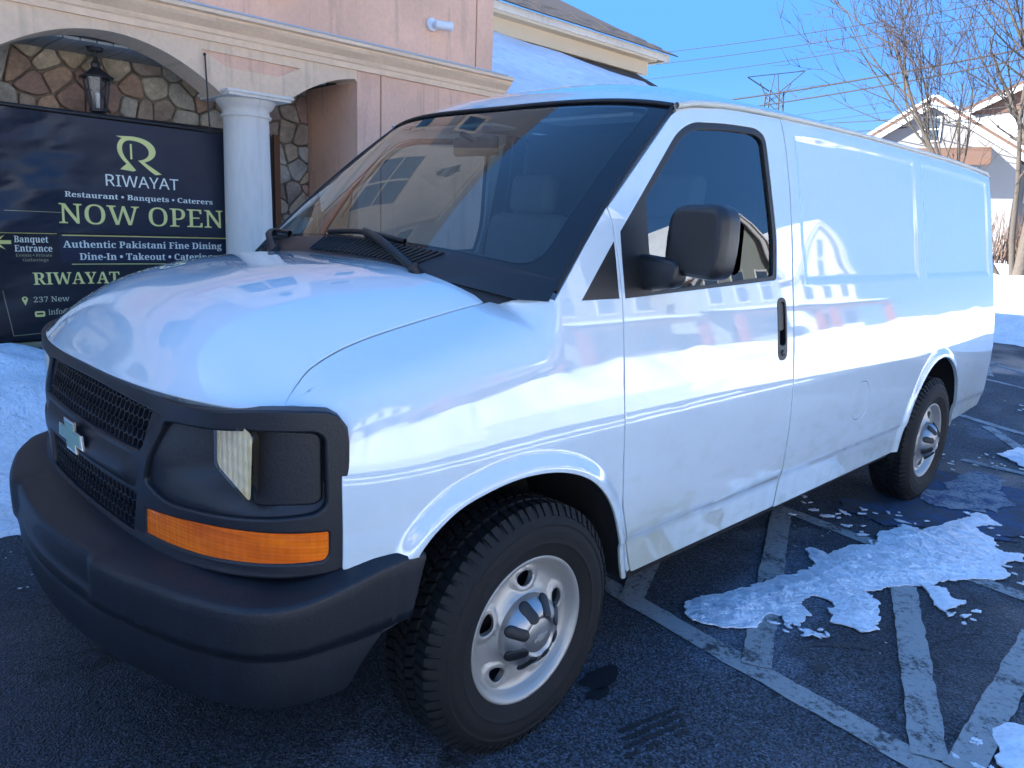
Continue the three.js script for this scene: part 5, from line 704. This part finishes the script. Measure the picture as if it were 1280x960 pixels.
function house(o) {
  const { name = 'house', label, at, w, d, eave, ridge, turn, wall, snow = true, wins = [] } = o;
  const t = thing(name, label, 'house', at, o.group); t.rotation.y = turn; // local: front faces +z, width along x
  obj('wall', [bx(-w / 2, w / 2, 0, eave, -d, 0, 0.01)], wall, t);
  const gab = extr([[-w / 2, eave - 0.001], [w / 2, eave - 0.001], [0, ridge]], [], d, 0); gab.translate(0, 0, -d); obj('gable', gab, o.gableMat ?? wall, t);
  const sl = Math.atan2(ridge - eave, w / 2), L = Math.hypot(w / 2, ridge - eave) + 0.45; const plane = s => { const g = new THREE.BoxGeometry(L, 0.10, d + 0.7); g.translate(L / 2, 0.06, -d / 2); g.rotateZ(-sl); if (s < 0) g.scale(-1, 1, 1); g.translate(0, ridge, 0); return g; };
  const pl = s => { const g = plane(s); if (s < 0) { g.deleteAttribute('normal'); const n = g.toNonIndexed(); const p = n.attributes.position; for (let i = 0; i < p.count; i += 3) for (let k = 0; k < 3; k++) { const q = p.array[(i + 1) * 3 + k]; p.array[(i + 1) * 3 + k] = p.array[(i + 2) * 3 + k]; p.array[(i + 2) * 3 + k] = q; } n.computeVertexNormals(); return n; } return g; };
  const rf = obj('roof', [pl(1), pl(-1)], snow ? H.brown : (o.roofMat ?? shingleMat), t);
  if (snow) { const sg = s => { const g = pl(s); g.translate(0, 0.13, 0); return g; }; obj('roof_snow', [sg(1), sg(-1)], G.snow, rf); }
  for (const [x, y, ww, hh] of wins) { const wd = obj('window', [bx(x - ww / 2 - 0.08, x + ww / 2 + 0.08, y - 0.08, y + hh + 0.08, 0.01, 0.06, 0.005)], H.trim, t); obj('pane', [bx(x - ww / 2, x + ww / 2, y, y + hh / 2 - 0.03, 0.04, 0.07, 0), bx(x - ww / 2, x + ww / 2, y + hh / 2 + 0.03, y + hh, 0.04, 0.07, 0)], B.winGlass, wd); }
  obj('rake_trim', [1, -1].map(s => { const g = new THREE.BoxGeometry(L, 0.22, 0.06); g.translate(L / 2, -0.10, 0.30); g.rotateZ(-sl * 1); if (s < 0) g.rotateY(Math.PI).translate(0, 0, 0.6); g.translate(0, ridge, 0); return g; }), H.trim, t);
  if (o.door) obj('door', bx(o.door[0] - 0.45, o.door[0] + 0.45, 0.3, 2.4, 0.01, 0.05, 0.01), H.brown, t);
  if (o.porch) { const [x0, x1, y0, dep] = o.porch; const pr = obj('porch_roof', [sheet((x, s) => [x, y0 + (o.rise ?? 0.55) * (1 - s), dep * s], x0, x1, 2, 0, 1, 2), bx(x0, x1, y0 - 0.25, y0, dep - 0.1, dep, 0.01)], H.brown, t); if (o.porchSnow) obj('porch_snow', sheet((x, s) => [x, y0 + 0.07 + (o.rise ?? 0.55) * (1 - s) + 0.1, dep * s], x0, x1, 2, 0, 1, 2), G.snow, pr); for (const x of o.posts ?? [x0 + 0.2, x1 - 0.2]) obj('porch_pillar', bx(x - 0.22, x + 0.22, 0, y0 - 0.05, dep - 0.5, dep - 0.08, 0.01), H.brick, t); }
  if (o.chimney) { const [x, z, y1] = o.chimney; obj('chimney', bx(x - 0.3, x + 0.3, eave, y1, z - 0.3, z + 0.3, 0.01), H.brick, t); }
  return t;
}
house({ label: 'white gabled house with an attic window, left of the bare tree', at: [33.5, 0.3, -9.1], w: 6.4, d: 9, eave: 4.9, ridge: 6.95, turn: -Math.PI / 2 + 0.30, wall: H.siding, wins: [[0, 5.45, 0.6, 0.85], [-1.4, 2.9, 0.9, 1.4], [1.3, 2.9, 0.9, 1.4]], porch: [-1.8, 2.2, 4.6, 1.4], posts: [] });
house({ label: 'brown-gabled house with a snowy porch roof, behind the bare tree', at: [37.0, 0.3, -6.0], w: 6.2, d: 9, eave: 6.75, ridge: 8.3, turn: -Math.PI / 2 + 0.24, wall: H.siding, gableMat: H.brown, snow: false, roofMat: H.brown, wins: [[-1.6, 3.2, 1.0, 1.3], [0.3, 3.2, 1.0, 1.3]], porch: [-3.5, 3.6, 5.35, 2.4], rise: 1.15, porchSnow: true, posts: [-2.9] });
const rowK = [[-12, 19.8, 'tan sided row house with a snowy roof opposite the porch', std([0.5, 0.42, 0.32], 0.8)], [1, 20.4, 'grey sided row house with a snowy roof opposite the van door', H.sidingB], [14, 19.6, 'red brick row house with a snowy roof across the street', H.brick], [25, 20.2, 'white sided row house with a snowy roof, right of the red brick one', H.siding], [36, 19.8, 'dull green sided row house with a snowy roof farther down the street', std([0.22, 0.24, 0.22], 0.8)], [48, 20.5, 'pale blue sided row house with a snowy roof, farthest down the street', H.sidingB]];
for (const [x, z, label, wall] of rowK) house({ label, group: 'row houses across the street', at: [x, 1.2, z], w: 9, d: 10, eave: 5.3, ridge: 8.0, turn: Math.PI, wall, wins: [[-2.7, 3.9, 1.2, 1.7], [0, 3.9, 1.2, 1.7], [2.7, 3.9, 1.2, 1.7], [-2.6, 0.9, 1.5, 1.6], [0, 5.7, 0.9, 1.1]], porch: [-4.4, 4.4, 2.9, 2.2], porchSnow: true, door: [1.2] });
// ---------------------------------------------------------------- bare trees, wires, pylon
const bark = std([0.085, 0.072, 0.062], 0.9, { bumpMap: stuccoBump, bumpScale: 0.02 }), twigM = std([0.065, 0.045, 0.04], 0.9);
function bareTree(label, pos, seed, stems, H0) {
  const t = thing('bare_tree', label, 'tree', pos), r = rng(seed); const big = [], mid = [], small = [];
  const grow = (p, dir, len, rad, lv) => {
    let q = p.clone(), d = dir.clone(); const n = lv < 2 ? 5 : 3; const list = lv < 1 ? big : lv < 3 ? mid : small;
    for (let i = 0; i < n; i++) { const d2 = d.clone().add(V((r() - 0.5) * 0.22, (r() - 0.5) * 0.16 + (lv > 0 ? 0.10 : 0), (r() - 0.5) * 0.22)).normalize(), e = q.clone().addScaledVector(d2, len / n); const ra = rad * (1 - 0.62 * i / n), rb = rad * (1 - 0.62 * (i + 1) / n); list.push(rod(q.toArray(), e.toArray(), ra, rb, lv < 1 ? 9 : lv < 3 ? 6 : 3)); 
      if (lv < 4 && (i > 0 || lv > 0)) { const kids = lv < 1 ? 2 : lv < 4 ? 2 : 1; for (let k = 0; k < kids; k++) { if (r() < (lv > 1 ? 0.42 : 0.2)) continue; const a = r() * 6.283, sp = 0.40 + 0.42 * r(); const ax = V(Math.cos(a), 0.15, Math.sin(a)).cross(d2).normalize(); const cd = d2.clone().multiplyScalar(Math.cos(sp)).addScaledVector(ax, Math.sin(sp)).normalize(); grow(e, cd, len * (0.36 + 0.24 * r()), Math.max(rb * 0.58, 0.006), lv + 1); } }
      q = e; d = d2; }
  };
  for (const [dx, dy, dz, len, rad, ox, oz] of stems) grow(V(ox, -0.3, oz), V(dx, dy, dz).normalize(), len, rad, 0);
  obj('trunk', big, bark, t); const c = obj('branches', mid, bark, t); const s = obj('twigs', small, twigM, t); s.userData.kind = 'stuff'; void c; return t;
}
bareTree('bare branching tree with several stems on the snow bank', [16.35, 0.9, -1.62], 12, [[0.05, 1, 0.04, 6.0, 0.13, 0, 0.1], [0.02, 1, 0.25, 5.6, 0.10, 0.1, 0.22], [-0.12, 0.85, -0.50, 5.6, 0.065, 0, 0.0], [-0.02, 0.95, -0.20, 5.6, 0.06, 0.05, 0.05], [-0.1, 0.75, -0.66, 4.4, 0.05, 0, 0.02]], 7);
{ // leafless hedge on the bank
  const r = rng(66), g = []; for (let i = 0; i < 900; i++) { const u = r(), x = 21 + 3.5 * u + (r() - 0.5) * 1.2, z = mix(-5.6, 1.5, u) + (r() - 0.5) * 1.0, y = 0.8, h = 0.9 + 0.9 * r(), dx = (r() - 0.5) * 0.8, dz = (r() - 0.5) * 0.8; g.push(rod([x, y, z], [x + dx * 0.5, y + h * 0.55, z + dz * 0.5], 0.014, 0.01, 3), rod([x + dx * 0.5, y + h * 0.55, z + dz * 0.5], [x + dx + (r() - 0.5) * 0.4, y + h, z + dz + (r() - 0.5) * 0.4], 0.009, 0.005, 3)); }
  const t = thing('bare_hedge', 'brown leafless hedge on the snow bank behind the bare tree', 'hedge'); const s = obj('twigs', g, std([0.16, 0.10, 0.07], 0.9), t); s.userData.kind = 'stuff';
}
bareTree('bare street tree across the street opposite the van', [8, 0.4, 15], 31, [[0.02, 1, 0, 6.5, 0.2, 0, 0], [0.2, 1, 0.1, 5.5, 0.13, 0.05, 0]], 7);
{
  const d = (px, py, t) => { const f = V(px, py, -1); f.set((px - 512) / 774.72, -(py - 384) / 774.72, -1).applyQuaternion(camera.quaternion); return camera.position.clone().addScaledVector(f, t).toArray(); };
  const wm = std([0.012, 0.014, 0.02], 0.7); let n = 0;
  // cables between poles that stand outside the frame
  const cable = (a, b, ta, tb, r, sag, label) => { const A = V(...d(...a, ta)), Bv = V(...d(...b, tb)); const dir = Bv.clone().sub(A); A.addScaledVector(dir, -0.35); Bv.addScaledVector(dir, 0.35); const pts = []; for (let k = 0; k <= 12; k++) { const t = k / 12, p = A.clone().lerp(Bv, t); p.y -= sag * 4 * t * (1 - t) - sag * 0.7; pts.push(p.toArray()); } const m = obj('power_cable', tube(pts, r, 5, 36), wm); tag(m, label, 'cable', 'power cables crossing the sky'); n++; };
  const L = ['topmost thin power cable crossing the sky', 'second thin power cable from the top of the sky', 'third thin power cable from the top of the sky', 'upper thick black utility cable passing over the pylon', 'lower thick black utility cable just under the upper one', 'faint thin cable below the thick pair', 'second faint thin cable below the thick pair', 'low cable just above the white gable', 'lowest cable crossing the white gable'];
  [[[660, 53], [940, 12], 55, 42, 0.022], [[660, 64], [940, 23], 55, 42, 0.022], [[660, 78], [940, 36], 55, 42, 0.020], [[700, 104], [1010, 52], 38, 27, 0.036], [[700, 114], [1010, 62], 38, 27, 0.030], [[740, 122], [1000, 84], 55, 42, 0.014], [[760, 128], [1000, 94], 55, 42, 0.014], [[800, 124], [1000, 108], 34, 28, 0.018], [[850, 132], [1010, 112], 34, 28, 0.02]].forEach((c, i) => cable(...c, 0.35, L[i]));
  // lattice pylon far behind
  const P = d(776, 78, 300), base = [P[0], 0, P[2]], hT = P[1] + 1; const t = thing('pylon', 'steel lattice pylon far behind the van roof', 'pylon', base); const rt = V(Math.cos(0.78), 0, Math.sin(0.78)); const pm = std([0.05, 0.06, 0.08], 0.7); const gs = []; const q = (a, y, b = 0) => [rt.x * a - rt.z * b, y, rt.z * a + rt.x * b];
  const wd = y => mix(5, 2.6, y / hT); for (const s of [-1, 1]) for (const u of [-1, 1]) gs.push(rod(q(s * 5, 0, u * 4), q(s * 2.6, hT - 6, u * 2.6), 0.34, 0.34, 4));
  for (let k = 0; k < 12; k++) { const y0 = k / 12 * (hT - 6), y1 = (k + 1) / 12 * (hT - 6); for (const u of [-1, 1]) { gs.push(rod(q(-wd(y0), y0, u * 3), q(wd(y1), y1, u * 3), 0.16, 0.16, 3), rod(q(wd(y0), y0, u * 3), q(-wd(y1), y1, u * 3), 0.16, 0.16, 3)); } }
  for (const s of [-1, 1]) gs.push(rod(q(s * 2.0, hT - 6), q(s * 11, hT + 0.5 + s * 1.5), 0.26, 0.26, 4), rod(q(s * 2.6, hT - 9), q(s * 6, hT - 3), 0.22, 0.22, 4), rod(q(s * 1.5, hT - 6), q(s * 0.6, hT + 0.5), 0.22, 0.22, 4)); gs.push(rod(q(-11, hT - 1), q(11, hT + 2), 0.2, 0.2, 4));
  obj('lattice_tower', gs, pm, t);
}
renderer.render(scene, camera);
